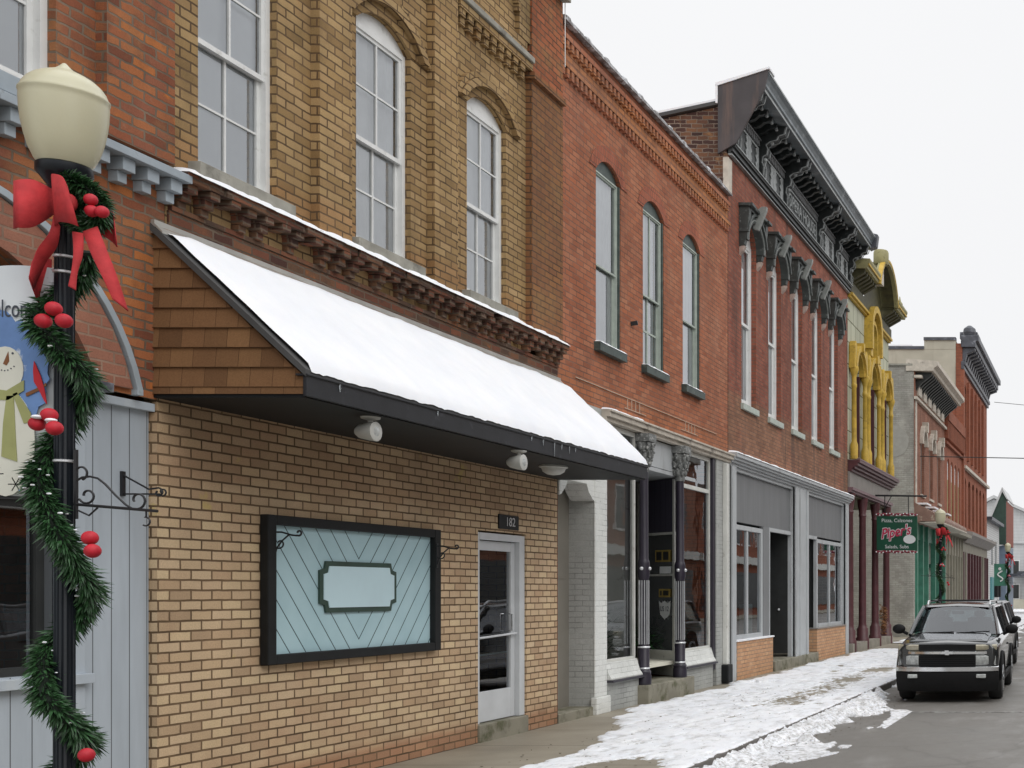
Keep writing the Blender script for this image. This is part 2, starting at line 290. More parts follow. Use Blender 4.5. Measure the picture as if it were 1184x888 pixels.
def walk_mat():
    m, t, p = newmat('damp concrete pavement'); v = pos(t)
    c = mixc(t, mrange(t, noise_n(t, v, .9, 7, .6), .35, .65, 0, 1), (.20, .175, .13), (.31, .275, .215))
    c = mixc(t, mrange(t, noise_n(t, v, 120, 3, .7), .4, .7, 0, .5), c, (.38, .35, .29))
    s = nd(t, 'ShaderNodeSeparateXYZ'); t.links.new(v, s.inputs[0])
    def joint(o, per, off, w):
        a = math_n(t, 'ADD', o, off); a = math_n(t, 'PINGPONG', a, per/2); return math_n(t, 'LESS_THAN', a, w)
    j = math_n(t, 'MAXIMUM', joint(s.outputs[1], 1.45, .1, .008), joint(s.outputs[0], 1.54, 4.02+1.54*4-.01, .008))
    c = mixc(t, j, c, (.05, .045, .035))
    t.links.new(c, p.inputs['Base Color']); p.inputs['Roughness'].default_value = .6
    bump(t, p, math_n(t, 'SUBTRACT', noise_n(t, v, 70, 5), j), .4, .006); return m
M['walk'] = walk_mat()
def chevron_mat():
    m, t, p = newmat('pale blue chevron boards'); v = pos(t)
    s = nd(t, 'ShaderNodeSeparateXYZ'); t.links.new(v, s.inputs[0])
    a = math_n(t, 'ABSOLUTE', math_n(t, 'SUBTRACT', s.outputs[1], 11.03))
    u = math_n(t, 'SUBTRACT', math_n(t, 'MULTIPLY', s.outputs[2], 1/1.27), a)   # V shape
    pp = math_n(t, 'PINGPONG', math_n(t, 'ADD', u, 10), .1)
    j = math_n(t, 'LESS_THAN', pp, .0062)
    c = mixc(t, mrange(t, noise_n(t, v, 3, 5), .3, .7, 0, 1), (.38, .56, .61), (.45, .63, .68))
    c = mixc(t, j, c, (.02, .045, .055))
    t.links.new(c, p.inputs['Base Color']); p.inputs['Roughness'].default_value = .5
    bump(t, p, j, -.6, .006); return m
M['chevron'] = chevron_mat()
def board_mat(name, col, per, axis=1, w=.004, j=(.1, .11, .12)):
    m, t, p = newmat(name); v = pos(t); s = nd(t, 'ShaderNodeSeparateXYZ'); t.links.new(v, s.inputs[0])
    q = math_n(t, 'LESS_THAN', math_n(t, 'PINGPONG', math_n(t, 'ADD', s.outputs[axis], 20), per/2), w)
    c = mixc(t, mrange(t, noise_n(t, v, 5, 6, .6, (1, 1, .15)), .35, .7, 0, 1), [k*.9 for k in col], [k*1.08 for k in col])
    c = mixc(t, q, c, j); t.links.new(c, p.inputs['Base Color']); p.inputs['Roughness'].default_value = .6
    bump(t, p, q, -.5, .006); return m
M['boards'] = board_mat('grey blue board wall', (.42, .47, .52), .155)
M['panelboards'] = board_mat('mid grey grooved panel', (.19, .195, .20), .11, w=.003, j=(.12, .12, .125))
M['purpleboards'] = board_mat('dark aubergine boards', (.06, .055, .08), .14, axis=0, j=(.02, .02, .03))
M['clap'] = board_mat('clapboard', (.58, .59, .59), .14, axis=2, w=.01, j=(.3, .3, .3))

# ------------------------------------------------------------------ mesh helpers
class MB:
    def __init__(s): s.v = []; s.f = []
    def face(s, pts):
        i = len(s.v); s.v += [tuple(p) for p in pts]; s.f.append(tuple(range(i, i+len(pts)))); return s
    def box(s, x0, x1, y0, y1, z0, z1):
        i = len(s.v)
        s.v += [(x0, y0, z0), (x1, y0, z0), (x1, y1, z0), (x0, y1, z0), (x0, y0, z1), (x1, y0, z1), (x1, y1, z1), (x0, y1, z1)]
        s.f += [tuple(i+k for k in q) for q in ((0, 3, 2, 1), (4, 5, 6, 7), (0, 1, 5, 4), (1, 2, 6, 5), (2, 3, 7, 6), (3, 0, 4, 7))]; return s
    def prism(s, pts, axis, a, b):
        """pts 2D in the two other axes (order x<y<z), extruded along axis from a to b"""
        def P(p, t):
            return {0: (t, p[0], p[1]), 1: (p[0], t, p[1]), 2: (p[0], p[1], t)}[axis]
        i = len(s.v); n = len(pts)
        s.v += [P(p, a) for p in pts] + [P(p, b) for p in pts]
        s.f.append(tuple(range(i, i+n))[::-1]); s.f.append(tuple(range(i+n, i+2*n)))
        for k in range(n): s.f.append((i+k, i+(k+1) % n, i+n+(k+1) % n, i+n+k))
        return s
    def lathe(s, prof, c, seg=20, axis=2):
        """prof: (r, h) list about a vertical (or given) axis through c"""
        i = len(s.v)
        for r, h in prof:
            for k in range(seg):
                a = 2*math.pi*k/seg; u, w = r*math.cos(a), r*math.sin(a)
                s.v.append({2: (c[0]+u, c[1]+w, c[2]+h), 0: (c[0]+h, c[1]+u, c[2]+w), 1: (c[0]+u, c[1]+h, c[2]+w)}[axis])
        for j in range(len(prof)-1):
            for k in range(seg):
                a = i+j*seg+k; b = i+j*seg+(k+1) % seg; s.f.append((a, b, b+seg, a+seg))
        s.f.append(tuple(range(i, i+seg))[::-1]); n = i+(len(prof)-1)*seg; s.f.append(tuple(range(n, n+seg))); return s
    def tube(s, pts, r, seg=8):
        pts = [Vector(p) for p in pts]; i = len(s.v); up = Vector((.31, .2, .93)); n = len(pts)
        rr = r if isinstance(r, (list, tuple)) else [r]*n
        pu = None
        for k, p in enumerate(pts):
            d = (pts[min(k+1, n-1)]-pts[max(k-1, 0)]).normalized()
            if pu is None: a = d.cross(up).normalized()
            else:
                a = pu - d*pu.dot(d); a = a.normalized() if a.length > 1e-5 else d.cross(up).normalized()
            pu = a; b = d.cross(a)
            for q in range(seg):
                t = 2*math.pi*q/seg; s.v.append(tuple(p+(a*math.cos(t)+b*math.sin(t))*rr[k]))
        for k in range(n-1):
            for q in range(seg):
                a = i+k*seg+q; b = i+k*seg+(q+1) % seg; s.f.append((a, b, b+seg, a+seg))
        s.f.append(tuple(range(i, i+seg))[::-1]); e = i+(n-1)*seg; s.f.append(tuple(range(e, e+seg))); return s
    def ball(s, c, r, seg=14, rings=9, sq=(1, 1, 1)):
        i = len(s.v)
        for j in range(rings+1):
            ph = math.pi*j/rings
            for k in range(seg):
                a = 2*math.pi*k/seg
                s.v.append((c[0]+r*sq[0]*math.sin(ph)*math.cos(a), c[1]+r*sq[1]*math.sin(ph)*math.sin(a), c[2]+r*sq[2]*math.cos(ph)))
        for j in range(rings):
            for k in range(seg):
                a = i+j*seg+k; b = i+j*seg+(k+1) % seg; s.f.append((a, a+seg, b+seg, b))
        return s
    def build(s, name, mat, parent=None, smooth=False, bevel=0, **props):
        me = bpy.data.meshes.new(name)
        off = Vector(parent.matrix_world.translation) if parent is not None and False else None
        me.from_pydata(s.v, [], s.f); me.update()
        bm = bmesh.new(); bm.from_mesh(me); bmesh.ops.remove_doubles(bm, verts=bm.verts, dist=1e-5) if smooth or bevel else None
        bmesh.ops.recalc_face_normals(bm, faces=bm.faces) if smooth or bevel else None
        bm.to_mesh(me); bm.free()
        if isinstance(mat, str): mat = M[mat]
        me.materials.append(mat)
        if smooth:
            for p in me.polygons: p.use_smooth = True
            me.set_sharp_from_angle(angle=R(42))
        o = bpy.data.objects.new(name, me); COL.objects.link(o)
        if parent: 
            o.parent = parent; o.matrix_parent_inverse = Matrix.Translation(wloc(parent)).inverted()
        if bevel:
            b = o.modifiers.new('edge', 'BEVEL'); b.width = bevel; b.segments = 2; b.limit_method = 'ANGLE'; b.angle_limit = R(40)
        for k, v in props.items(): o[k] = v
        return o
def wloc(o):
    v = Vector(o.location)
    while o.parent:
        v = o.matrix_parent_inverse.to_translation() + v
        o = o.parent; v += Vector(o.location)
    return v
def thing(name, label, cat, loc, group=None):
    o = bpy.data.objects.new(name, None); COL.objects.link(o); o.location = loc; o.empty_display_size = .2
    o['label'] = label; o['category'] = cat
    if group: o['group'] = group
    return o
def tag(o, label, cat, group=None):
    o['label'] = label; o['category'] = cat
    if group: o['group'] = group
    return o
def dup(root, delta, label, group=None):
    def cp(o, par):
        c = o.copy(); COL.objects.link(c)
        if par: c.parent = par; c.matrix_parent_inverse = o.matrix_parent_inverse.copy()
        for ch in o.children: cp(ch, c)
        return c
    r = cp(root, None); r.location = Vector(root.location)+Vector(delta); r['label'] = label
    if group: r['group'] = group; root['group'] = group
    return r
def text(name, s, size, loc, mat, parent=None, face='-Y', ext=.004, shear=0, off=0, align='CENTER', sx=1):
    cu = bpy.data.curves.new(name, 'FONT'); cu.body = s; cu.size = size; cu.extrude = ext; cu.align_x = align; cu.align_y = 'CENTER'; cu.shear = shear; cu.offset = off
    o = bpy.data.objects.new(name, cu); COL.objects.link(o)
    bpy.context.view_layer.update()
    me = bpy.data.meshes.new_from_object(o.evaluated_get(bpy.context.evaluated_depsgraph_get()))
    COL.objects.unlink(o); bpy.data.objects.remove(o)
    Rm = Matrix.Rotation(R(90), 4, 'X') if face == '-Y' else Matrix.Rotation(R(90), 4, 'Z') @ Matrix.Rotation(R(90), 4, 'X')
    me.transform(Matrix.Translation(loc) @ Rm @ Matrix.Diagonal((sx, 1, 1, 1)))
    me.materials.clear(); me.materials.append(M[mat])
    o = bpy.data.objects.new(name, me); COL.objects.link(o)
    if parent: o.parent = parent; o.matrix_parent_inverse = Matrix.Translation(wloc(parent)).inverted()
    return o
def arc(yc, h, zs, rise, n=12):
    """segmental or round arch curve over +-h, spring zs"""
    rise = min(rise, h); Rr = (h*h+rise*rise)/(2*rise); a0 = math.asin(min(1, h/Rr))
    return [(yc+Rr*math.sin(-a0+2*a0*k/n), zs+Rr*math.cos(-a0+2*a0*k/n)-(Rr-rise)) for k in range(n+1)]
def wall(m, X, y0, y1, z0, z1, ops=(), depth=.12):
    """front sheet with openings (ya, yb, za, zspring, rise) and their reveals"""
    ys = sorted({y0, y1} | {q for o in ops for q in (o[0], o[1])}); zs = sorted({z0, z1} | {q for o in ops for q in (o[2], o[3]+o[4])})
    for a, b in zip(ys, ys[1:]):
        for c, d in zip(zs, zs[1:]):
            u, w = (a+b)/2, (c+d)/2
            if any(o[0] < u < o[1] and o[2] < w < o[3]+o[4] for o in ops): continue
            m.face([(X, a, c), (X, b, c), (X, b, d), (X, a, d)])
    for a, b, c, sp, rise in ops:
        D = X-depth
        m.face([(X, a, c), (X, a, sp), (D, a, sp), (D, a, c)]); m.face([(X, b, c), (D, b, c), (D, b, sp), (X, b, sp)])
        m.face([(X, a, c), (D, a, c), (D, b, c), (X, b, c)])
        if rise > 0:
            cu = arc((a+b)/2, (b-a)/2, sp, rise); top = sp+rise
            for (p, q), (r, s_) in zip(cu, cu[1:]):
                m.face([(X, p, q), (X, r, s_), (X, r, top), (X, p, top)]); m.face([(X, p, q), (D, p, q), (D, r, s_), (X, r, s_)])
        else: m.face([(X, a, sp), (X, b, sp), (D, b, sp), (D, a, sp)])
def ring(m, X, proj, yc, h, zs, rise, th, n=14, legs=0, back=.02):
    """a raised band following the arch; th = band height; legs = straight drops below the spring"""
    a = arc(yc, h, zs, rise, n); b = arc(yc, h+th, zs, rise+th, n)
    if legs: a = [(a[0][0], zs-legs)]+a+[(a[-1][0], zs-legs)]; b = [(b[0][0], zs-legs)]+b+[(b[-1][0], zs-legs)]
    x0, x1 = X-back, X+proj
    for k in range(len(a)-1):
        A, B, C, D = a[k], a[k+1], b[k+1], b[k]
        m.face([(x1, *A), (x1, *B), (x1, *C), (x1, *D)]); m.face([(x0, *A), (x1, *A), (x1, *D), (x0, *D)]) if k == 0 else None
        m.face([(x0, *A), (x0, *B), (x1, *B), (x1, *A)]); m.face([(x0, *D), (x1, *D), (x1, *C), (x0, *C)])
        if k == len(a)-2: m.face([(x0, *B), (x0, *C), (x1, *C), (x1, *B)])
def shell(m, y0, y1, z1, back=-18, z0=0, X=FX, sides=True, roofdrop=.4):
    """sides, back and roof of a block whose front sheet is at X"""
    if sides:
        for y in (y0, y1): m.face([(X, y, z0), (back, y, z0), (back, y, z1-.5), (X, y, z1)])
    m.face([(back, y0, z0), (back, y1, z0), (back, y1, z1-.5), (back, y0, z1-.5)])
    m.face([(X-.3, y0, z1-roofdrop), (back, y0, z1-.9), (back, y1, z1-.9), (X-.3, y1, z1-roofdrop)])
    m.face([(X-.3, y0, z1-roofdrop), (X-.3, y1, z1-roofdrop), (X-.3, y1, z1-.001), (X-.3, y0, z1-.001)])
    m.face([(X, y0, z1-.001), (X, y1, z1-.001), (X-.3, y1, z1-.001), (X-.3, y0, z1-.001)])
def window(par, X, y0, y1, z0, zs, rise, depth=.07, fm='white_wood', im=None, cols=2, rows=(2, 2), zm=None, fw=.055, sash=.04, mt=.022, glass='glass', cloth='blind', cdepth=.072, sill=None, sm='stone', open_gap=0, clear=0, name='window', snow=False, label=None):
    D = X-depth; m = MB(); zm = zm if zm else (z0+zs)/2
    m.box(D-.09, D+.012, y0-.01, y0+fw, z0, zs); m.box(D-.09, D+.012, y1-fw, y1+.01, z0, zs)
    m.box(D-.09, D+.014, y0+fw, y1-fw, zs-fw, zs); m.box(D-.09, D+.014, y0+fw, y1-fw, z0, z0+fw)
    a, b = y0+fw, y1-fw; tp = zs-fw; bt = z0+fw
    # upper sash stands proud, lower sash sits behind it
    def sashf(p0, p1, zz0, zz1, nr):
        m.box(p0, p1, a, a+sash, zz0, zz1); m.box(p0, p1, b-sash, b, zz0, zz1)
        m.box(p0, p1, a+sash, b-sash, zz0, zz0+sash*1.2); m.box(p0, p1, a+sash, b-sash, zz1-sash, zz1)
        for k in range(1, cols):
            yy = a+(b-a)*k/cols; m.box(p0+.006, p1-.004, yy-mt/2, yy+mt/2, zz0+sash, zz1-sash)
        for k in range(1, nr):
            zz = zz0+(zz1-zz0)*k/nr; m.box(p0+.008, p1-.006, a+sash, b-sash, zz-mt/2, zz+mt/2)
    sashf(D-.035, D-.002, zm-.02, tp, rows[0]); sashf(D-.075, D-.04, bt, zm+.02, rows[1])
    w = m.build(name, fm, par)
    if label: w['label'] = label
    if rise > 0:
        cu = arc((y0+y1)/2, (y1-y0)/2, zs, rise-.001)
        MB().prism([(y0, zs-.002)]+cu[1:-1]+[(y1, zs-.002)], 0, D-.06, D+.004).build('arch_head', im or fm, w)
    g = MB(); g.face([(D-.02, a, zm), (D-.02, b, zm), (D-.02, b, tp), (D-.02, a, tp)]); g.face([(D-.058, a, bt), (D-.058, b, bt), (D-.058, b, zm), (D-.058, a, zm)])
    g.build('glass', glass, w)
    if cloth:
        c = MB(); n = 24; ww = .012 if cloth == 'curtain' else .0
        e0 = a-.15; e1 = b+.15-clear
        for k in range(n):
            p, q = e0+(e1-e0)*k/n, e0+(e1-e0)*(k+1)/n
            xp, xq = D-cdepth+ww*math.sin(k*1.9), D-cdepth+ww*math.sin((k+1)*1.9)
            c.face([(xp, p, bt-.1), (xq, q, bt-.1), (xq, q, tp+.1), (xp, p, tp+.1)])
        c.build('curtain' if cloth == 'curtain' else 'blind', cloth, w)
    if sill:
        sp_, sh, sw = sill
        MB().box(X-depth-.02, X+sp_, y0-sw, y1+sw, z0-sh, z0-.002).build('sill', sm, w, bevel=.006)
        if snow: snowstrip(X-depth+.01, X+sp_, y0-sw+.02, y1+sw-.02, z0-.002, .035).build('sill_snow', 'snow', w, smooth=True)
    return w
def snowstrip(x0, x1, y0, y1, z, h, ny=None, seed=0):
    """a low lumpy ridge of snow lying on a ledge"""
    m = MB(); ny = ny or max(6, int((y1-y0)/.05)); nx = 6
    for j in range(ny+1):
        y = y0+(y1-y0)*j/ny; n1 = noise.noise(Vector((y*2.3, seed, 3))); n2 = noise.noise(Vector((y*9, seed+5, 1)))
        hh = h*max(.1, .75+.7*n1+.35*n2)*(1 if 0 < j < ny else .1); xe = x1+.012*n2+.008
        for i in range(nx+1):
            t = i/nx; x = x0+(xe-x0)*t
            m.v.append((x, y, z+hh*(math.sin(math.pi*min(1, .5+t*.5))**.45 if t < 1 else 0)-(.012 if t == 1 else 0)))
    for j in range(ny):
        for i in range(nx):
            a = j*(nx+1)+i; m.f.append((a, a+1, a+nx+2, a+nx+1))
    return m
def profile(m, prof, y0, y1):
    """prof: closed list of (x, z) extruded along the street"""
    m.prism(prof, 1, y0, y1); return m
def mould(m, X, steps, y0, y1, back=.03):
    """steps: (z0, z1, projection) stacked bands"""
    for k, (a, b, p) in enumerate(steps): m.box(X-back, X+p, y0, y1, a, b)
    return m

# ================================================================== GROUND
def struct(o, kind='structure'): o['kind'] = kind; return o
KX = -4.02
struct(MB().face([(-400, -60, -.22), (400, -60, -.22), (400, 900, -.22), (-400, 900, -.22)]).build('ground', 'concrete'))
xs = [-4.03, 8.13]; zz = [-.112, -.112]
struct(MB().face([(-4.03, -40, -.112), (8.13, -40, -.112), (8.13, 300, -.112), (-4.03, 300, -.112)]).build('road', 'road'))
struct(MB().face([(-60, 88, -.118), (-4.03, 88, -.118), (-4.03, 96, -.118), (-60, 96, -.118)]).build('cross_street', 'road'))
m = MB(); m.box(-7.6, KX-.15, -20, 88, -.2, 0); m.box(-9.5, -7.6, 38.55, 43.5, -.2, -.002)
struct(m.build('pavement', 'walk'))
m = MB()
for y in range(-20, 88, 3): m.box(KX-.15, KX, y, y+2.985, -.2, .004)
struct(m.build('kerb', paint('wet dark kerb stone', (.11, .10, .09), .25, 6, .7, bmp=.5), bevel=.015))  # kerb colour set darker than the pavement slabs
struct(MB().box(8.15, 11, -20, 120, -.2, 0).build('far_pavement', 'walk'))
struct(MB().box(-30, KX, 96, 130, -.2, 0).build('far_corner_pavement', 'snowthin'))
m = MB()
m.box(-3.35, -.5, 17.5, 17.58, -.1, -.0815)
mk = paint('worn road paint', (.50, .50, .48), .1, 9, .7, dirt=(.12, .11, .1), dscale=9, dth=(.42, .55))
# the paint follows the camber as thin strips
m = MB()
def rz(x):
    for k in range(len(xs)-1):
        if xs[k] <= x <= xs[k+1]: return zz[k]+(zz[k+1]-zz[k])*(x-xs[k])/(xs[k+1]-xs[k])
    return -.1
for yy in (17.5, 24.2, 30.9, 37.6):
    for k in range(14):
        a, b = -3.4+k*.2, -3.2+k*.2; m.face([(a, yy, rz(a)+.004), (b, yy, rz(b)+.004), (b, yy+.09, rz(b)+.004), (a, yy+.09, rz(a)+.004)])
struct(m.build('road_marking', mk))
# snow on the pavement: a real height field that sinks under the slabs where it is trodden away
def snowfield(name, x0, x1, y0, y1, dx, dy, hf, mat):
    m = MB(); nx = int((x1-x0)/dx); ny = int((y1-y0)/dy)
    for j in range(ny+1):
        for i in range(nx+1):
            x = x0+(x1-x0)*i/nx; y = y0+(y1-y0)*j/ny; m.v.append((x, y, hf(x, y)))
    w = nx+1
    for j in range(ny):
        for i in range(nx):
            a = j*w+i
            if max(m.v[a][2], m.v[a+1][2], m.v[a+w][2], m.v[a+w+1][2]) > -.24: m.f.append((a, a+1, a+w+1, a+w))
    o = m.build(name, mat, smooth=True); o['kind'] = 'stuff'; return o
def sm(a, b, x): t = max(0, min(1, (x-a)/(b-a))); return t*t*(3-2*t)
def fbm(x, y, s, o=3):
    v = 0; a = 1
    for k in range(o): v += a*noise.noise(Vector((x*s, y*s, k*7.1))); s *= 2.1; a *= .5
    return v
PR = []
_r = random.Random(11)
for row_x, ph in ((-5.5, 0), (-5.9, .4), (-4.6, .2), (-5.2, .5)):
    yy = 12+ph
    while yy < 34:
        sd = _r.choice((-1, 1))*.11; PR.append((row_x+sd+_r.gauss(0, .06)+.15*math.sin(yy*.4), yy)); yy += _r.uniform(.55, .8)
PB = {}
for p in PR: PB.setdefault(int(p[1]), []).append(p)
def hf_walk(x, y):
    edge = -6.80 + 1.1*sm(16.6, 12.6, y) + .30*fbm(x, y, .9) + .12*fbm(x, y, 4)          # bare strip by the wall
    d = x-edge
    if y > 33.5: d -= .9*sm(33.5, 35.5, y)
    n = fbm(x, y*.6, 1.3, 4); f = fbm(x, y*.7, 11, 3)
    worn = sm(.55, .1, abs(x+4.95+.1*n))*sm(16.5, 18.5, y)*sm(29, 25, y)
    h = .024+.010*n+.006*f
    slab_ = .5+.5*math.sin(math.floor(y/1.45)*2.7)
    h -= worn*(.016*slab_+.030*sm(-.35, .35, f)+.004)
    h -= .045*sm(.62, .9, fbm(x*1.0+9, y*.45, 1.7, 4)+.25*f+.1)
    for q in (int(y)-1, int(y), int(y)+1):
        for px_, py_ in PB.get(q, ()):
            e2 = ((x-px_)/.06)**2+((y-py_)/.16)**2
            if e2 < 2: h -= .013*sm(1.4, .6, e2)
    h -= .022*sm(.5, .8, f)
    h += .018*sm(.35, 0, abs(x-edge-.2))*sm(14, 17, y)
    pool = max(0, 1-((x+4.75)**2*2.6+(y-10.9)**2*.45)); h -= .05*sm(.2, .8, pool+.3*f)
    if abs((x-4.02) % 1.54-.0) < .05 or abs((x-4.02) % 1.54-1.54) < .05: h += .012*worn
    if (y+.1) % 1.45 < .07: h += .012*worn
    h = h*sm(-.02, .10, d)-.03*sm(.04, -.08, d)
    if x > -4.06: h -= .034*sm(-4.06, -4.03, x+.03*f)
    return max(h, -.3)-.004
def hf_gutter(x, y):
    n = fbm(x, y, 1.1, 4); e = -3.60+.16*math.sin(y*.75+1.1)+.42*n+.12*fbm(x, y, 6, 3)
    if y > 19: e -= .25*sm(19, 21, y)
    if y < 10: e += .2
    b = -.12+.108*sm(e+.05, e-.36, x)*(1+.22*fbm(x, y, 5, 3))+.022*fbm(x, y, 13, 3)*sm(e+.15, e-.05, x)
    far = .02*sm(.45, .6, fbm(x*1.2+3, y*.4, 1.2, 4)+.3)*sm(-2.6, -3.1, x)
    b += far
    if x > e+.02 and far < .012: b -= .08
    b -= .0*x
    return b
snowfield('pavement_snow', -7.1, -4.03, 9.5, 38, .024, .034, hf_walk, 'snowthin')
snowfield('pavement_snow', -7.0, -4.05, 38, 87, .07, .12, lambda x, y: .01+.02*fbm(x, y, 1, 3), 'snowthin')
snowfield('gutter_snow', -4.02, -2.5, 10, 34, .025, .035, hf_gutter, M['snowthin'])
snowfield('gutter_snow', -4.02, -2.6, 34, 87, .06, .12, hf_gutter, M['snowthin'])
# a few dropped leaves and grit specks beside the kerb are things nobody could count
m = MB()
for k in range(420):
    y = random.uniform(11, 21); x = random.gauss(-3.62, .22) if k % 2 else random.uniform(-6.2, -4.3)
    if x > -4.0: z = max(hf_gutter(x, y), rz(x))+.004
    else: z = max(hf_walk(x, y), 0)+.004
    r = random.uniform(.006, .02); a = random.uniform(0, 6.28)
    m.face([(x+r*math.cos(a+q), y+r*math.sin(a+q)*.7, z+random.uniform(0, .01)) for q in (0, 1.6, 3.1, 4.6)])
o = m.build('leaf_litter', paint('dead leaf litter', (.10, .075, .045), .5, 30, .9, bmp=0)); o['kind'] = 'stuff'

# ================================================================== B0: orange brick building at the left edge
B = thing('brick_building', 'orange brown brick building at the left edge with grey painted corbels and board front', 'building', (FX, 6, 0))
m = MB(); a0 = (5.85, 8.15, 3.1, 3.15, .85)
wall(m, FX, 3.0, 8.77, 3.16, 9.9, [(5.85, 8.15, 3.17, 3.2, .82), (6.98, 7.86, 5.07, 7.3, .3), (4.6, 5.5, 5.07, 7.3, .3)], .14)
m.box(FX-.02, FX+.08, 8.17, 8.77, 4.95, 9.9); m.box(FX-.02, FX+.08, 6.1, 6.7, 4.95, 9.9)
shell(m, 3.0, 8.77, 9.9); m.build('wall', 'brick_orange', B)
m = MB(); ring(m, FX, .03, 7.0, 1.15, 3.2, .82, .3, 18); m.build('brick_arch', M['brick_tan'], B)
m = MB(); ring(m, FX, .05, 7.0, 1.47, 3.2, 1.13, .05, 26, legs=.04); m.build('hood_mould', 'corbelgrey', B, bevel=.004)
m = MB(); m.box(FX-.02, FX+.16, 3.0, 8.84, 4.83, 4.89)
y = 4.0
while y < 8.8:
    m.box(FX-.02, FX+.12, y, y+.105, 4.735, 4.829); m.box(FX-.02, FX+.07, y+.012, y+.09, 4.655, 4.734); y += .213
m.build('corbel_cornice', 'corbelgrey', B, bevel=.004)
for ya, yb in ((6.98, 7.86), (4.6, 5.5)):
    window(B, FX, ya, yb, 5.07, 7.3, .3, cloth='blind', sill=(.05, .13, .1), sm='corbelgrey')
# lower board front with the shop window
PX = FX-.055
m = MB(); wall(m, PX, 3.0, 8.69, 0, 3.10, [(5.3, 7.9, 1.16, 2.35, 0)], .12); m.build('board_wall', 'boards', B)
m = MB(); m.box(PX-.02, PX+.05, 3.0, 8.69, 3.07, 3.13); m.box(PX-.01, PX+.06, 5.2, 8.16, 1.08, 1.15); m.box(PX-.01, PX+.025, 7.9, 8.02, 1.15, 2.42); m.box(PX-.01, PX+.03, 5.2, 7.9, 2.36, 2.46); m.box(PX-.01, PX+.02, 8.02, 8.13, 0, 3.07)
m.build('trim', 'greyboard', B, bevel=.004)
MB().box(FX-.3, FX+.09, 7.7, 8.22, 3.135, 3.2).build('ledge', 'slate', B, bevel=.004)
w = MB(); w.box(PX-.1, PX-.06, 5.3, 5.36, 1.16, 2.35).box(PX-.1, PX-.06, 7.84, 7.9, 1.16, 2.35).box(PX-.1, PX-.06, 5.36, 7.84, 2.29, 2.35).box(PX-.1, PX-.06, 5.36, 7.84, 1.16, 1.22)
w = w.build('shop_window', 'darkdoor', B); MB().face([(PX-.08, 5.3, 1.16), (PX-.08, 7.9, 1.16), (PX-.08, 7.9, 2.35), (PX-.08, 5.3, 2.35)]).build('glass', 'glassdark', w)
w = MB().box(FX-.12, FX-.08, 5.9, 8.1, 3.2, 3.28).build('arched_window', 'corbelgrey', B)
g = MB(); cu = arc(7.0, 1.15, 3.2, .82, 14); g.face([(FX-.13, p, q) for p, q in cu]); g.build('glass', 'glassdark', w)
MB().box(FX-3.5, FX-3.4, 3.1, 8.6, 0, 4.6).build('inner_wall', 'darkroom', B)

# ================================================================== B1: yellow brick building with the snowy awning
B1 = thing('yellow_brick_building', 'yellow brick building with cream brick front and a snow covered shingled awning', 'building', (FX, 12, 0))
WIN = [(9.095, 9.96), (11.02, 11.89), (12.94, 13.79)]
m = MB(); wall(m, FX, 8.78, 14.3, 4.5, 10.2, [(a, b, 5.07, 7.2, .17) for a, b in WIN], .075)
for a, b in ((10.39, 10.84), (12.18, 12.62)): m.box(FX-.02, FX+.08, a, b, 4.93, 8.28)
wall_top = [(8.78, 10.2)]
m.box(FX-.02, FX+.05, 8.9, 14.2, 8.28, 8.45)
for a, b in ((8.9, 9.15), (10.25, 10.95), (12.05, 12.75), (14.0, 14.26)): m.box(FX-.02, FX+.055, a, b, 8.45, 9.2)
for (ya, yb) in ((9.15, 10.25), (10.95, 12.05), (12.75, 14.0)):      # corner corbels of the top panels
    for k in range(5):
        s = .3*math.cos(k*.32); z = 8.72+.085*k
        m.box(FX-.02, FX+.07, ya, ya+.34-s, z, z+.084); m.box(FX-.02, FX+.07, yb-.34+s, yb, z, z+.084)
m.box(FX-.02, FX+.07, 8.9, 14.26, 9.15, 9.25)
shell(m, 8.78, 15.07, 10.2); m.build('wall', 'brick_yellow', B1)
m = MB(); m.box(FX-.25, FX+.08, 14.26, 15.07, 4.93, 9.95); m.box(FX-.02, FX+.13, 14.22, 15.06, 8.02, 8.1); m.build('corner_pilaster', 'brick_corner', B1)
m = MB(); m.box(FX-.3, FX+.12, 8.9, 14.24, 9.27, 9.36); m.box(FX-.3, FX+.19, 8.8, 15.075, 9.37, 9.78); m.box(FX-.02, FX+.13, 8.78, 14.24, 8.2, 8.27)
m.build('cornice', 'stone', B1, bevel=.01)
for ya, yb in WIN:
    m = MB(); yc, h = (ya+yb)/2, (yb-ya)/2
    ring(m, FX, .075, yc, h+.13, 7.2, .29, .09, 16); ring(m, FX, .05, yc, h+.225, 7.2, .385, .06, 16); ring(m, FX, .012, yc, h+.002, 7.2, .172, .125, 16)
    m.build('window_hood', 'brick_yellow', B1)
m = MB()
for a, b in ((8.9, 10.37), (10.86, 12.16), (12.64, 14.24)):
    m.box(FX-.02, FX+.10, a, b, 8.11, 8.19); y = a+.02; k = 0
    while y < b-.1:
        m.box(FX-.02, FX+.085, y, y+.1, 8.035, 8.109); m.box(FX-.02, FX+.055, y+.05, y+.14 if y+.14 < b else b, 7.955, 8.034); y += .165
m.build('corbel_band', 'brick_yellow', B1)
for i, (a, b) in enumerate(WIN):
    window(B1, FX, a, b, 5.07, 7.2, .17, cloth='blind' if i == 0 else 'curtain', cdepth=.072, sill=(.1, .14, .1), snow=False, zm=6.1, clear=.12 if i == 2 else .05, fw=.05, sash=.035, mt=.018)
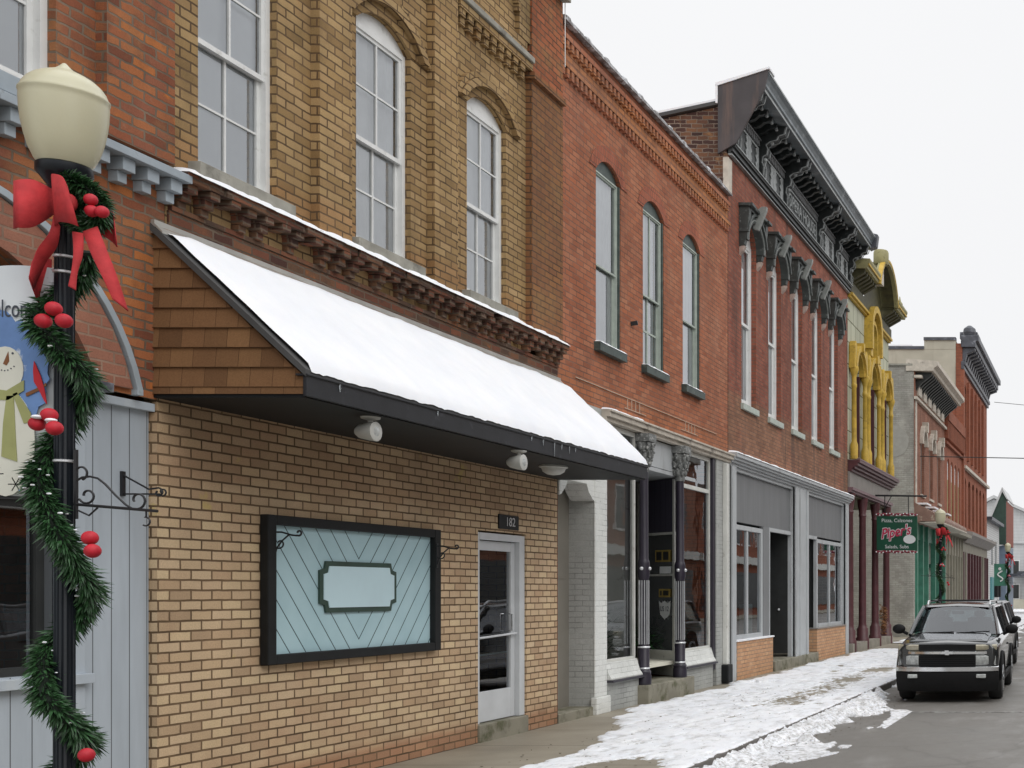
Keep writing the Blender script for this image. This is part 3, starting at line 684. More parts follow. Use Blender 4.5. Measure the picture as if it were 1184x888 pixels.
# weathered corbel table
m = MB(); m.box(FX-.02, FX+.02, 8.79, 15.06, 4.45, 4.62); m.box(FX-.02, FX+.035, 8.8, 15.06, 4.62, 4.66)
y = 8.84
while y < 14.98:
    j = random.uniform(-.028, .02); k = random.random()
    m.box(FX-.02, FX+.15+j, y, y+.1, 4.785+j*.3, 4.845)
    if k > .10: m.box(FX-.02, FX+.10+j, y+.008, y+.098, 4.715, 4.784)
    if k > .2: m.box(FX-.02, FX+.065+j, y+.012, y+.09, 4.655, 4.714)
    y += .196
y = 8.8
while y < 15.0:
    L = random.uniform(.18, .5); L = min(L, 15.06-y); j = random.uniform(-.025, .02)
    if random.random() > .08: m.box(FX-.02, FX+.165+j, y, y+L-.006, 4.846, 4.915+j*.3)
    y += L
m.build('corbel_table', 'brick_corbel', B1, bevel=.006)
snowstrip(FX+.01, FX+.19, 8.80, 15.05, 4.912, .08, seed=3).build('ledge_snow', 'snow', B1, smooth=True)
m = MB(); m.box(FX-.02, FX+.05, 8.7, 15.06, 4.405, 4.452); m.build('brick_course', 'brick_corner', B1)
# cream brick ground floor
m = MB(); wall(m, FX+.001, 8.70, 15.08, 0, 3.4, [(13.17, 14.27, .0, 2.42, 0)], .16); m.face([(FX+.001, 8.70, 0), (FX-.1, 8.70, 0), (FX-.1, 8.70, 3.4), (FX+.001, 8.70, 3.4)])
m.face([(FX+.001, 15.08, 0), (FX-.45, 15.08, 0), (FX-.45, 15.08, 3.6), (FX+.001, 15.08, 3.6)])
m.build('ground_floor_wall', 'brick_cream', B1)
MB().box(FX-.4, FX+.03, 13.16, 14.28, -.02, .20).build('door_step', 'mossconc', B1, bevel=.012)
D = FX-.06
d = MB(); d.box(D-.06, D+.045, 13.175, 13.235, .205, 2.4).box(D-.06, D+.045, 14.14, 14.265, .205, 2.4).box(D-.06, D+.047, 13.235, 14.14, 2.32, 2.4)
d = d.build('door_frame', 'alu', B1, bevel=.004)
d2 = MB(); D -= .03
d2.box(D-.03, D+.02, 13.24, 13.33, .21, 2.31).box(D-.03, D+.02, 14.04, 14.135, .21, 2.31).box(D-.03, D+.018, 13.33, 14.04, 2.2, 2.31).box(D-.03, D+.018, 13.33, 14.04, .21, .56)
d2 = d2.build('door', 'alu', B1, bevel=.003)
MB().face([(D-.005, 13.33, .56), (D-.005, 14.04, .56), (D-.005, 14.04, 2.2), (D-.005, 13.33, 2.2)]).build('glass', 'glassdark', d2)
MB().tube([(D+.018, 13.26, 1.185), (D+.055, 13.26, 1.185), (D+.055, 14.1, 1.215), (D+.018, 14.1, 1.215)], .014).build('push_bar', 'alu', d2, smooth=True)
MB().tube([(D-.03, 13.3, .98), (D-.03, 14.06, .99)], .012).build('push_bar_reflection', 'alu', d2, smooth=True)  # modelled bar stands in for the push bar's reflection in the glass
MB().tube([(D+.02, 13.98, 1.25), (D+.06, 13.98, 1.25), (D+.06, 13.98, 1.45), (D+.02, 13.98, 1.45)], .009).build('handle', 'chrome', d2, smooth=True)
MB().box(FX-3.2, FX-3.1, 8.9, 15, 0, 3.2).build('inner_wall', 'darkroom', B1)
# awning
AX, AY0, AY1 = -5.97, 8.67, 15.12
m = MB(); m.prism([(FX, 3.20), (FX, 4.42), (AX+.01, 3.33), (AX+.01, 3.20)], 1, AY0+.03, AY1-.02)
aw = m.build('awning', 'fascia', B1)
m = MB(); c = 0; z = 3.205                                   # shingle courses on the near end, each lapping the one below
while z < 4.36:
    zt = 3.256 if z < 3.25 else min(z+.148, 4.42)
    xf = lambda q: AX-(q-3.33)*(AX-FX)/(4.42-3.33) if q > 3.33 else AX
    bpts = [(FX, z), (xf(z), z)]; 
    if z < 3.33 < zt: tp = [(AX, 3.33), (xf(zt), zt), (FX, zt)]
    else: tp = [(xf(zt), zt), (FX, zt)]
    pl = [(x_, z_) for x_, z_ in bpts+tp]
    i = len(m.v); n = len(pl)
    for x_, z_ in pl: t = (z_-z)/.148; m.v.append((x_, AY0-.016*(1-t)+.004, z_-(.0 if t > 0 else .004)))
    for x_, z_ in pl: m.v.append((x_, AY0+.028, z_))
    m.f.append(tuple(range(i, i+n))); m.f += [(i+k, i+(k+1) % n, i+n+(k+1) % n, i+n+k) for k in range(n)]
    z = zt
m.build('end_shingles', 'shingle', aw)
m = MB(); m.prism([(FX+.0, 4.42), (FX, 4.475), (AX+.03, 3.385), (AX+.03, 3.33)], 1, AY0-.035, AY1+.02); m.build('roof_edge', 'blackroof', aw)
m = MB(); m.box(AX, AX+.028, AY0-.02, AY1, 3.185, 3.335); m.box(AX-.05, AX+.04, AY0-.03, AY1+.01, 3.336, 3.352); m.build('fascia', 'fascia', aw, bevel=.004)
m = MB(); m.box(FX-.0, AX, AY0-.0, AY1, 3.175, 3.199); m.build('soffit', 'black', aw)
m = MB(); m.box(FX+.002, FX+.03, AY0-.03, AY1, 4.40, 4.50); m.prism([(FX+.03, 4.452), (FX+.03, 4.47), (FX+.09, 4.41), (FX+.09, 4.395)], 1, AY0-.03, AY1); m.build('flashing', 'metal', aw)
# snow slab on the slope, ragged along its top edge
m = MB(); ny, nx = 150, 26; L = math.hypot(AX-FX, 1.09); ux, uz = (AX-FX+.03)/L, -1.09/L
for j in range(ny+1):
    y = AY0+.02+(AY1-AY0-.03)*j/ny
    st = .10+.045*noise.noise(Vector((y*1.3, 2, 0)))+.02*noise.noise(Vector((y*5, 2, 0))); st = max(st-.03, .02)+(.02*sm(.25, 0, y-AY0))
    for i in range(nx+1):
        s = st+(L+.012-st)*i/nx; e = min(1, (s-st)/.10, (L+.012-s)/.22, (y-AY0+.0)/.08+.05, (AY1-y)/.06+.05); e = max(0, e)**.5
        h = .050*e*(1+.28*noise.noise(Vector((s*2.2, y*1.1, 4)))+.16*noise.noise(Vector((s*7, y*5, 8)))+.05*noise.noise(Vector((s*25, y*22, 8)))); x = FX+ux*s+(-uz)*h; z = 4.478+uz*s+ux*h
        if i == nx: z -= .010*(1+1.4*noise.noise(Vector((y*6, 0, 9)))+noise.noise(Vector((y*19, 0, 2))))
        m.v.append((x, y, z))
for j in range(ny):
    for i in range(nx): a = j*(nx+1)+i; m.f.append((a, a+1, a+nx+2, a+nx+1))
m.build('roof_snow', 'snow', aw, smooth=True)
ice = newmat('ice'); ice[2].inputs['Base Color'].default_value = (.8, .86, .9, 1); ice[2].inputs['Roughness'].default_value = .1; ice[2].inputs['Transmission Weight'].default_value = .7
for y, l in ((9.02, .06), (10.35, .05), (12.05, .05), (12.3, .07), (12.55, .16), (12.72, .06), (12.9, .08), (13.05, .05)):
    MB().lathe([(.007, 0), (.005, -l*.5), (.001, -l)], (AX+.034, y, 3.335), 6).build('icicle', ice[0], aw, smooth=True)
MB().tube([(FX+.1, 15.09, 8.55), (FX+.1, 15.09, 9.9)], .006, 6).build('cable', 'white_wood', B1, smooth=True)

# --- things fixed to the cream wall
bd = thing('display_board', 'black framed display board with pale blue chevron boards on the cream brick wall', 'sign board', (FX, 11.03, 1.1))
y0, y1, z0, z1 = 9.76, 12.31, 1.10, 2.375
m = MB(); X = FX
m.box(X, X+.075, y0, y0+.10, z0, z1); m.box(X, X+.075, y1-.11, y1, z0, z1); m.box(X, X+.073, y0+.10, y1-.11, z1-.085, z1); m.box(X, X+.073, y0+.10, y1-.11, z0, z0+.085)
m.build('frame', 'black', bd, bevel=.008)
MB().box(X+.004, X+.02, y0+.10, y1-.11, z0+.085, z1-.085).build('panel', 'chevron', bd)
def notched(yc, zc, hy, hz, n):
    return [(yc-hy+n, zc-hz), (yc+hy-n, zc-hz), (yc+hy-n*.8, zc-hz+n*.8), (yc+hy, zc-hz+n), (yc+hy, zc+hz-n), (yc+hy-n*.8, zc+hz-n*.8), (yc+hy-n, zc+hz), (yc-hy+n, zc+hz), (yc-hy+n*.8, zc+hz-n*.8), (yc-hy, zc+hz-n), (yc-hy, zc-hz+n), (yc-hy+n*.8, zc-hz+n*.8)]
MB().prism(notched(11.02, 1.765, .565, .235, .085), 0, X+.021, X+.04).build('plaque_border', M['darkgreen'], bd)
MB().prism(notched(11.02, 1.765, .52, .19, .075), 0, X+.035, X+.047).build('plaque', 'plaque', bd)
def spiral(cx, cz, r0, r1, a0, a1, n=16): return [(cx+(r0+(r1-r0)*k/n)*math.cos(a0+(a1-a0)*k/n), cz+(r0+(r1-r0)*k/n)*math.sin(a0+(a1-a0)*k/n)) for k in range(n+1)]
def scroll_bracket(x, y, z, s, label):
    """small iron arm standing out from the wall, x outwards"""
    t = thing('iron_bracket', label, 'bracket', (x, y, z), 'small iron scroll brackets')
    P = lambda pts: [(x+p*s, y, z+q*s) for p, q in pts]
    MB().box(x, x+.012, y-.014, y+.014, z-.95*s, z+.12*s).build('backplate', 'iron', t, bevel=.002)
    m = MB(); m.tube(P([(0, 0), (.3, .0), (.62, -.1), (.8, -.12)]+spiral(.88, -.02, .11, .04, -2.2, 3.4)), .008, 6)
    m.tube(P([(0, -.6)]+spiral(.22, -.38, .2, .05, -2.6, 2.6)), .007, 6); m.tube(P([(.05, -.8), (.12, -.55), (.3, -.3), (.55, -.08)]), .007, 6)
    m.build('scroll', 'iron', t, smooth=True); return t
scroll_bracket(FX+.021, 9.89, 2.23, .25, 'curled black iron bracket inside the left edge of the chevron board')
scroll_bracket(FX+.075, 12.22, 2.2, .24, 'curled black iron bracket on the right edge of the chevron board frame')
t = thing('hanging_bracket', 'triangular black iron hanging bracket on the grey board wall', 'bracket', (PX, 8.45, 2.4))
x, y = PX, 8.45
MB().box(x, x+.02, y-.014, y+.014, 2.42, 2.60).build('backplate', 'iron', t)
m = MB(); m.tube([(x+.01, y, 2.575)]+[(x+p, y, 2.4+q) for p, q in [(.2, .07)]+spiral(.27, .045, .035, .012, 1.5, -4)], .007, 6); m.tube([(x+.01, y, 2.435), (x+.28, y, 2.435)]+[(x+p, y, 2.4+q) for p, q in spiral(.3, .05, .03, .01, -1.5, 4)], .006, 6)
m.build('arm', 'iron', t, smooth=True)
t = thing('number_plate', 'small black house number plate reading 182 above the glass door', 'number plate', (FX, 13.85, 2.45))
MB().box(FX+.001, FX+.018, 13.6, 14.06, 2.46, 2.63).build('plate', 'black', t, bevel=.004)
text('digits', '182', .15, (FX+.019, 13.86, 2.545), 'silver', t, face='+X', ext=.002)
def floodlight(x, y, label, twin):
    t = thing('floodlight', label, 'light fixture', (x, y, 3.17), 'floodlights under the awning')
    MB().lathe([(.075, 0), (.07, -.015), (.02, -.03), (.016, -.09)], (x, y, 3.175), 16).build('mount', 'fixture', t, smooth=True)
    m = MB(); m.lathe([(.03, -.09), (.055, -.06), (.075, .02), (.082, .075), (.07, .08)], (x-.01, y-.03, 3.05), 16, axis=0); m.build('lamp_head', 'fixture', t, smooth=True)
    MB().lathe([(.06, .0), (.03, .006)], (x+.066, y-.03, 3.05), 16, axis=0).build('lens', 'lens', t, smooth=True)
    if twin: MB().lathe([(.03, -.09), (.05, -.05), (.065, .03), (.055, .035)], (x-.06, y+.08, 3.07), 16, axis=1).build('lamp_head', 'fixture', t, smooth=True)
floodlight(-6.09, 9.64, 'pale floodlight under the awning nearest the shingled end', True)
floodlight(-6.02, 11.95, 'pale floodlight under the awning above the house number', False)
t = thing('dome_light', 'round ribbed dome light under the awning over the brick corner', 'light fixture', (-6.35, 13.4, 3.17))
MB().lathe([(.15, 0), (.155, -.02), (.13, -.03)], (-6.35, 13.4, 3.175), 24).build('rim', 'fixture', t, smooth=True)
MB().lathe([(.13, -.03), (.115, -.07), (.07, -.1), (.01, -.11)], (-6.35, 13.4, 3.175), 24).build('diffuser', 'fixture', t, smooth=True)

# ================================================================== B2: salmon red brick building
B2 = thing('red_brick_building', 'salmon red brick building with three arched green framed windows beside the awning', 'building', (FX, 18.5, 0))
Y0, Y1 = 15.1, 21.95
W2 = [(16.24, 17.07), (17.9, 18.75), (19.6, 20.43)]
m = MB(); wall(m, FX-.002, Y0, Y1, 4.28, 9.2, [(a, b, 5.22, 7.66, .2) for a, b in W2], .1)
for zb, zt in ((8.50, 8.63), (8.885, 8.995)):
    y = Y0+.03
    m.box(FX-.02, FX+.055, Y0, Y1, zt, zt+.07)
    while y < Y1-.08: m.box(FX-.02, FX+.05, y, y+.068, zb, zt-.001); y += .133
shell(m, Y0, Y1, 9.2, X=FX-.002); m.build('wall', 'brick_red', B2)
ab = brick('arch brick', [(.36, .11, .065), (.44, .14, .08)], (.26, .12, .08), bw=.075, bh=.11, seed=4)
for a, b in W2:
    m = MB(); ring(m, FX, .008, (a+b)/2, (b-a)/2+.002, 7.66, .202, .22, 14); m.build('brick_arch', ab, B2)
m = MB(); m.box(FX-.3, FX+.09, Y0, Y1, 9.2, 9.235); y = Y0+.1
while y < Y1-.1:
    m.lathe([(.05, 0), (.062, .03), (.062, .09), (.045, .11), (.045, .5)], (FX+.03, y, 9.245), 10, axis=1); y += .605
m.build('coping', 'slabtile', B2, smooth=True)
snowstrip(FX-.25, FX+.05, Y0+.05, Y1-.05, 9.245, .05, seed=8).build('coping_snow', 'snow', B2, smooth=True)
for i, (a, b) in enumerate(W2):
    MB().box(FX-.10, FX-.012, b-.035, b-.002, 5.22, 7.66).build('window_lining', 'greengrey', B2)
    window(B2, FX, a, b-.035, 5.22, 7.66, .2, depth=.05, fm='pale_green', im='greengrey', cols=1 if i != 1 else 2, rows=(1, 1) if i != 1 else (1, 2), zm=6.35, fw=.022, sash=.022, cloth='curtain', cdepth=.07, clear=.0 if i != 1 else .28, sill=(.09, .13, .06), sm='greengrey', snow=True, mt=.03)
# scars of an old canopy on the lower brick
m = MB(); sc = paint('old mortar scar', (.50, .36, .27), .2, 9, .9)
m.box(FX-.002, FX+.012, 15.6, 21.3, 4.60, 4.612)
for y in (17.3, 17.45, 17.6, 17.75, 19.7, 19.85, 20.0, 20.15): m.box(FX-.002, FX+.010, y, y+.01, 4.45, 4.6)
m.box(FX-.002, FX+.010, 17.2, 18.0, 4.44, 4.452); m.box(FX-.002, FX+.010, 19.5, 20.3, 4.44, 4.452)
m.build('canopy_scar', sc, B2)
MB().tube([(FX, 17.45, 5.75), (FX+.09, 17.47, 5.77)], .035, 8).build('pipe_stub', 'iron', B2, smooth=True)
# storefront
m = MB(); mould(m, FX, [(4.14, 4.2, .08), (4.2, 4.27, .13), (4.27, 4.3, .16)], 16.4, Y1-.05); m.build('storefront_cornice', 'creamstone', B2, bevel=.006)
snowstrip(FX+.0, FX+.15, 16.4, 17.6, 4.3, .05, seed=2).build('cornice_snow', 'snow', B2, smooth=True)
# recessed stair door next to the cream brick
m = MB(); m.box(FX-.38, FX-.34, 15.1, 16.17, .12, 3.5); sd = m.build('stair_door', 'tan_door', B2)
MB().box(FX-.34, FX-.328, 15.3, 16.0, 1.9, 1.92).build('door_rail', 'tan_door', sd)
MB().box(FX-.4, FX+.02, 15.1, 16.15, -.02, .12).build('stair_step', 'mossconc', B2, bevel=.012)
m = MB(); m.box(FX-.6, FX-.001, 16.15, 16.16, .0, 4.2); m.box(FX-.6, FX, 16.161, 16.54, 0, 4.13)
m.build('side_pier', 'brick_white', B2)
m = MB(); m.box(FX+.001, FX+.03, 16.15, 16.54, .24, 4.12); m.build('white_pier', 'pier_white', B2, bevel=.01)
m = MB(); m.box(FX-.02, FX+.075, 16.1, 16.57, -.01, .24); m.build('pier_base', 'pier_white', B2, bevel=.02)
pts = [(15.1, 3.55), (16.15, 3.55), (16.15, 2.98), (16.09, 3.0), (15.97, 3.09), (15.9, 3.2), (15.35, 3.2), (15.28, 3.1), (15.16, 3.0), (15.1, 2.98)]
MB().prism(pts, 0, FX-.3, FX+.02).build('arch_header', 'pier_white', B2)
MB().box(FX-.5, FX+.005, 15.1, 16.5, 3.55, 4.3).build('header_wall', 'brick_white', B2)
def shopwin(par, X, y0, y1, zb, zt, tr=None, fm='offwhite', apron=None, bulk=None):
    m = MB(); m.box(X-.06, X, y0, y0+.05, zb, zt); m.box(X-.06, X, y1-.05, y1, zb, zt); m.box(X-.06, X, y0+.05, y1-.05, zt-.07, zt); m.box(X-.06, X, y0+.05, y1-.05, zb, zb+.04)
    if tr: m.box(X-.06, X, y0+.05, y1-.05, tr-.035, tr+.035)
    w = m.build('shop_window', fm, par, bevel=.004)
    MB().face([(X-.03, y0+.04, zb), (X-.03, y1-.04, zb), (X-.03, y1-.04, zt), (X-.03, y0+.04, zt)]).build('glass', 'glassshop', w); return w
for a, b in ((16.55, 17.66), (19.5, 21.02)):
    shopwin(B2, FX-.02, a, b, .7, 4.13, 3.52)
    m = MB(); m.prism([(FX-.06, .70), (FX+.0, .70), (FX+.05, .53), (FX+.09, .47), (FX+.09, .45), (FX-.06, .45)], 1, a, b); m.build('window_apron', 'pier_white', B2)
    MB().box(FX-.05, FX+.12, a-.02, b+.02, .415, .449).build('apron_sill', 'purple', B2, bevel=.004)
    MB().box(FX-.1, FX+.03, a, b, 0, .414).build('bulkhead', 'brick_white', B2)
# entrance recess: slanted far window, back door
m = MB(); A = (FX-.05, 19.42); Bq = (FX-1.0, 20.25)
def slab(m, p, q, z0, z1, t0, t1):
    d = Vector((q[0]-p[0], q[1]-p[1])).normalized(); n = Vector((d.y, -d.x))
    c = [(p[0]+n.x*t0, p[1]+n.y*t0), (q[0]+n.x*t0, q[1]+n.y*t0), (q[0]+n.x*t1, q[1]+n.y*t1), (p[0]+n.x*t1, p[1]+n.y*t1)]
    m.prism(c, 2, z0, z1)
def lerp(p, q, t): return (p[0]+(q[0]-p[0])*t, p[1]+(q[1]-p[1])*t)
# slab normals point toward the camera side
e0, e1 = lerp(A, Bq, 0), lerp(A, Bq, .05); slab(m, e0, e1, .3, 3.6, -.03, .03); slab(m, lerp(A, Bq, .95), Bq, .3, 3.6, -.03, .03)
slab(m, e1, lerp(A, Bq, .95), .3, .66, -.02, .02); slab(m, e1, lerp(A, Bq, .95), .66, .72, -.03, .03); slab(m, e1, lerp(A, Bq, .95), 1.98, 2.01, -.015, .015); slab(m, e1, lerp(A, Bq, .95), 2.68, 2.72, -.02, .02)
sw_ = m.build('entrance_window', 'offwhite', B2)
g = MB(); g.face([(*A, .7), (*Bq, .7), (*Bq, 2.7), (*A, 2.7)]); g.build('glass', 'glassshop', sw_)
m = MB(); slab(m, A, Bq, 2.72, 3.62, -.015, .015); m.build('transom_panel', 'purpleboards', B2)
m = MB(); A2 = (FX-.05, 17.7); B3_ = (FX-1.0, 17.3); slab(m, A2, B3_, .3, 3.62, -.02, .02); m.build('entrance_side', 'offwhite', B2)
m = MB(); m.box(FX-1.1, FX-1.04, 17.3, 20.25, .28, 3.7); m.build('entrance_door', 'darkdoor', B2)
MB().box(FX-1.1, FX-.03, 17.2, 20.3, 3.63, 3.69).build('entrance_ceiling', 'lightgrey', B2)
MB().box(FX-.6, FX-.03, 17.68, 19.4, 3.7, 4.12).build('entrance_header', 'lightgrey', B2)
MB().box(FX-1.1, FX+.2, 17.62, 19.6, -.02, .29).build('entrance_step', 'mossconc', B2, bevel=.015)
def column(y, label=None):
    c = (FX+.06, y, .29)
    m = MB(); m.lathe([(.11, 0), (.11, .14), (.10, .17), (.108, .2), (.082, .24), (.082, .56), (.070, .58), (.070, 1.62), (.082, 1.66), (.086, 1.7), (.086, 1.86), (.078, 1.9), (.066, 1.93), (.062, 3.28)], c, 20)
    o = m.build('iron_column', 'purple', B2, smooth=True)
    m = MB()
    for z in (.25, .575): m.lathe([(.086, -.012), (.094, 0), (.086, .014)], (c[0], c[1], c[2]+z), 20)
    for k in range(12):
        a = k*math.pi/6; x, yy = c[0]+(.072)*math.cos(a), c[1]+(.072)*math.sin(a); m.box(x-.006, x+.006, yy-.006, yy+.006, c[2]+.62, c[2]+1.6)
    for a in (0, math.pi*1.5): m.ball((c[0]+.088*math.cos(a), c[1]+.088*math.sin(a), c[2]+1.78), .029, 12, 8)
    m.build('silver_detail', 'silver', o, smooth=True)
    m = MB(); m.lathe([(.072, 0), (.08, .03), (.076, .06), (.08, .12), (.10, .3), (.13, .44), (.12, .46)], (c[0], c[1], c[2]+3.26), 16)
    for lvl, r, zz_ in ((0, .092, 3.40), (1, .115, 3.52), (2, .135, 3.64)):
        for k in range(8):
            a = (k+.5*lvl)*math.pi/4; m.ball((c[0]+r*math.cos(a), c[1]+r*math.sin(a), zz_+.29-.0), .038, 8, 6, (.8, .8, 1.6))
            m.ball((c[0]+(r+.03)*math.cos(a), c[1]+(r+.03)*math.sin(a), zz_+.335), .022, 7, 5)
    m.box(c[0]-.14, c[0]+.14, c[1]-.14, c[1]+.14, c[2]+3.72, c[2]+3.84)
    m.build('capital', 'capital', o, smooth=True)
column(17.78); column(19.3)
m = MB(); m.box(FX-.05, FX+.03, 21.02, 21.16, .3, 4.13); m.build('dark_pilaster', 'purple', B2, bevel=.005)
m = MB(); m.box(FX-.1, FX+.05, 21.17, 21.93, 0, 4.22); m.build('end_pier', 'brick_white', B2, bevel=.01)
m = MB(); m.box(FX+.05, FX+.13, 21.5, 21.62, .36, 4.1); o = m.build('downspout', 'offwhite', B2, bevel=.01)
MB().box(FX+.04, FX+.18, 21.42, 21.7, .02, .36).build('boot', 'black', o, bevel=.02)
# shop interior behind the glass
m = MB(); m.box(FX-1.7, FX-1.6, 15.2, 17.2, .2, 4.1); m.box(FX-1.7, FX-1.6, 17.2, 21.9, .2, 4.1); m.build('inner_wall', 'tanroom', B2)
MB().box(FX-2.5, FX-.1, 16.6, 21.9, .5, .56).build('display_floor', 'tanroom', B2)
MB().box(FX-2.5, FX-.1, 16.2, 21.9, 4.1, 4.15).build('shop_ceiling', 'tanroom', B2)
def decal(name, p, q, t0, t1, z0, z1, mat, par, off=.012):
    off = -off-.004; a, b = lerp(p, q, t0), lerp(p, q, t1); m = MB(); slab(m, a, b, z0, z1, off, off+.004); return m.build(name, mat, par)
dn = -1
for t0, t1, z0, z1 in ((.12, .52, 2.22, 2.42), (.12, .42, 1.62, 1.76)):
    decal('window_sign', A, Bq, t0, t1, z0, z1, 'gold', sw_, .02); decal('window_sign_inset', A, Bq, t0+.04, t0+.18, z0+.03, z1-.03, 'darkdoor', sw_, .025)
    decal('window_sign_inset', A, Bq, t0+.22, t1-.04, z0+.03, z1-.03, 'darkdoor', sw_, .025)
decal('paper_notice', A, Bq, .10, .40, 2.02, 2.14, 'curtain', sw_, .02)
d = Vector((Bq[0]-A[0], Bq[1]-A[1])).normalized(); n_ = Vector((d.y, -d.x))
ang = math.atan2(-d.y, -d.x)
sh = MB(); sp_ = [(.05, 1.56), (.15, 1.52), (.25, 1.56), (.36, 1.52), (.44, 1.56), (.42, 1.44), (.40, 1.33), (.25, 1.24), (.08, 1.33), (.06, 1.44)]
base = lerp(A, Bq, .06)
sh.v = [(base[0]+d.x*u-n_.x*.03, base[1]+d.y*u-n_.y*.03, v) for u, v in sp_]; sh.f = [tuple(range(len(sp_)))]
sh.build('route_shield', 'signwhite', sw_)
tt = text('shield_text', 'US 12', .12, (0, 0, 0), 'ink', None, face='-Y', ext=.001)
tt.data.transform(Matrix.Translation((base[0]+d.x*.25-n_.x*.034, base[1]+d.y*.25-n_.y*.034, 1.42)) @ Matrix.Rotation(ang, 4, 'Z'))
tt.parent = sw_; tt.matrix_parent_inverse = Matrix.Translation(wloc(sw_)).inverted()
def plant(x, y, z, h, n, label, sp=.35):
    t = thing('potted_plant', label, 'plant', (x, y, z), 'plants in the shop windows')
    MB().lathe([(.09, 0), (.12, .2), (.13, .2), (.11, .19)], (x, y, z), 14).build('pot', 'pot', t, smooth=True)
    m = MB()
    for k in range(n):
        a = random.uniform(0, 6.28); el = random.uniform(.1, 1.4); r = sp*random.uniform(.3, 1); p = Vector((x+r*math.cos(a)*math.cos(el), y+r*math.sin(a)*math.cos(el), z+.2+h*random.random()*math.sin(el+.15)))
        dd = Vector((math.cos(a), math.sin(a), random.uniform(-.6, .9))).normalized(); s_ = dd.cross(Vector((0, 0, 1))).normalized()*random.uniform(.012, .03); l = random.uniform(.07, .17)
        m.face([p, p+dd*l*.5+s_, p+dd*l, p+dd*l*.5-s_])
    m.build('foliage', 'leaf', t); return t
plant(FX-.4, 17.2, .56, .7, 500, 'leafy plant behind the shop glass beside the white pier', .3)
plant(FX-.72, 20.22, .56, .55, 700, 'dark bushy plant behind the entrance glass of the column storefront', .4)
plant(FX-.5, 20.5, .56, .6, 500, 'plant behind the far shop window beside the dark pilaster', .3)
MB().box(FX-.62, FX-.58, 16.75, 17.3, .56, 2.35).build('white_screen', 'curtain', B2)
m = MB(); slab(m, (FX-.25, 19.9), (FX-1.3, 20.85), .56, 2.75, -.01, .01); m.build('added_backing', 'tanroom', B2)  # pale panel added behind the entrance glass to lighten the dark interior

# ================================================================== B3: dark red brick opera house block with the black cornice
B3 = thing('opera_house_building', 'dark red brick building with a heavy black metal cornice and five hooded arched windows', 'building', (FX, 27, 0))
Y0, Y1 = 21.97, 32.25
W3 = [(22.78+1.83*k, 23.73+1.83*k) for k in range(5)]
m = MB(); wall(m, FX, Y0, Y1, 4.36, 10.4, [(a, b, 5.42, 8.72, .35) for a, b in W3], .17)
m.box(FX-.18, FX+.02, Y0+.02, Y1-.02, 10.401, 11.2); m.build('wall', 'brick_dark', B3)
m = MB(); m.face([(FX, Y0, 0), (-19, Y0, 0), (-19, Y0, 8.4), (-7.3, Y0, 10.9), (FX, Y0, 10.9)]); m.face([(FX, Y1, 0), (-19, Y1, 0), (-19, Y1, 8.4), (FX, Y1, 10.9)]); m.face([(-19, Y0, 0), (-19, Y1, 0), (-19, Y1, 8.4), (-19, Y0, 8.4)])
m.build('side_wall', 'brick_side', B3)
m = MB(); m.face([(-7.3, Y0, 10.5), (-19, Y0, 8.2), (-19, Y1, 8.2), (-7.3, Y1, 10.5)]); m.build('roof', 'blackroof', B3)
m = MB(); m.prism([(-7.28, 10.93), (-19, 8.43), (-19, 8.50), (-7.28, 11.0)], 1, Y0-.06, Y0+.28); m.build('side_coping', 'blackroof', B3)
m = MB(); m.prism([(-7.28, 11.0), (-19, 8.5), (-19, 8.55), (-7.28, 11.05)], 1, Y0-.04, Y0+.25); m.build('coping_snow', 'snow', B3)
MB().box(FX-.1, FX+.015, Y0-.015, Y0+.2, 9.3, 9.95).build('corner_stone', 'creamstone', B3, bevel=.015)
# cornice
X = FX
co = MB(); mould(co, X, [(10.02, 10.07, .05), (10.07, 10.15, .09), (10.15, 10.19, .13), (10.19, 11.24, .06)], Y0, Y1)
co = co.build('cornice', 'cornblack', B3)
m = MB(); m.box(X-.0, X+.155, Y0, Y1, 10.191, 10.215); m.box(X-.0, X+.075, Y0, Y1, 10.0, 10.019); m.build('grey_fillet', 'corngrey', co)
m = MB(); m.prism([(X-.17, 11.24), (X+.66, 11.24), (X+.66, 11.30), (X+.70, 11.32), (X+.70, 11.38), (X+.74, 11.45), (X+.78, 11.50), (X+.78, 11.56), (X-.17, 11.27)], 1, Y0, Y1+.1); m.build('gutter', 'cornsteel', co)
m = MB(); m.box(X+.662, X+.672, Y0, Y1+.1, 11.235, 11.29); m.box(X+.79, X+.795, Y0, Y1, 11.52, 11.56); m.build('gutter_lip', 'corngrey', co)
m = MB(); m.prism([(X-.18, 10.0), (X+.16, 10.2), (X+.70, 11.22), (X+.76, 11.5), (X+.77, 11.60), (X-.18, 11.30)], 1, Y0-.05, Y0-.001)
m.build('end_panel', 'rust_grey', co)
m = MB(); m.prism([(X-.22, 11.27), (X+.80, 11.60), (X+.80, 11.64), (X-.22, 11.33)], 1, Y0-.07, Y0+.3); m.prism([(X-.22, 10.95), (X-.18, 10.95), (X-.18, 11.3), (X-.22, 11.3)], 1, Y0-.07, Y0-.0); m.build('end_coping', 'snow', co)
m = MB(); m.prism([(X+.62, 11.2), (X+.82, 11.28), (X+.86, 11.62), (X+.7, 11.66)], 1, Y1-.1, Y1+.14); m.build('end_block', 'slate', co, bevel=.02)
BK = [27.12+s*d for d in (1.5, 3.3, 4.95) for s in (-1, 1)]; BK.sort()
bk = [(0, 10.22), (.09, 10.24), (.10, 10.42), (.06, 10.5), (.08, 10.62), (.16, 10.66), (.18, 10.76), (.14, 10.86), (.22, 10.92), (.36, 10.96), (.40, 11.04), (.52, 11.08), (.56, 11.235), (0, 11.235)]
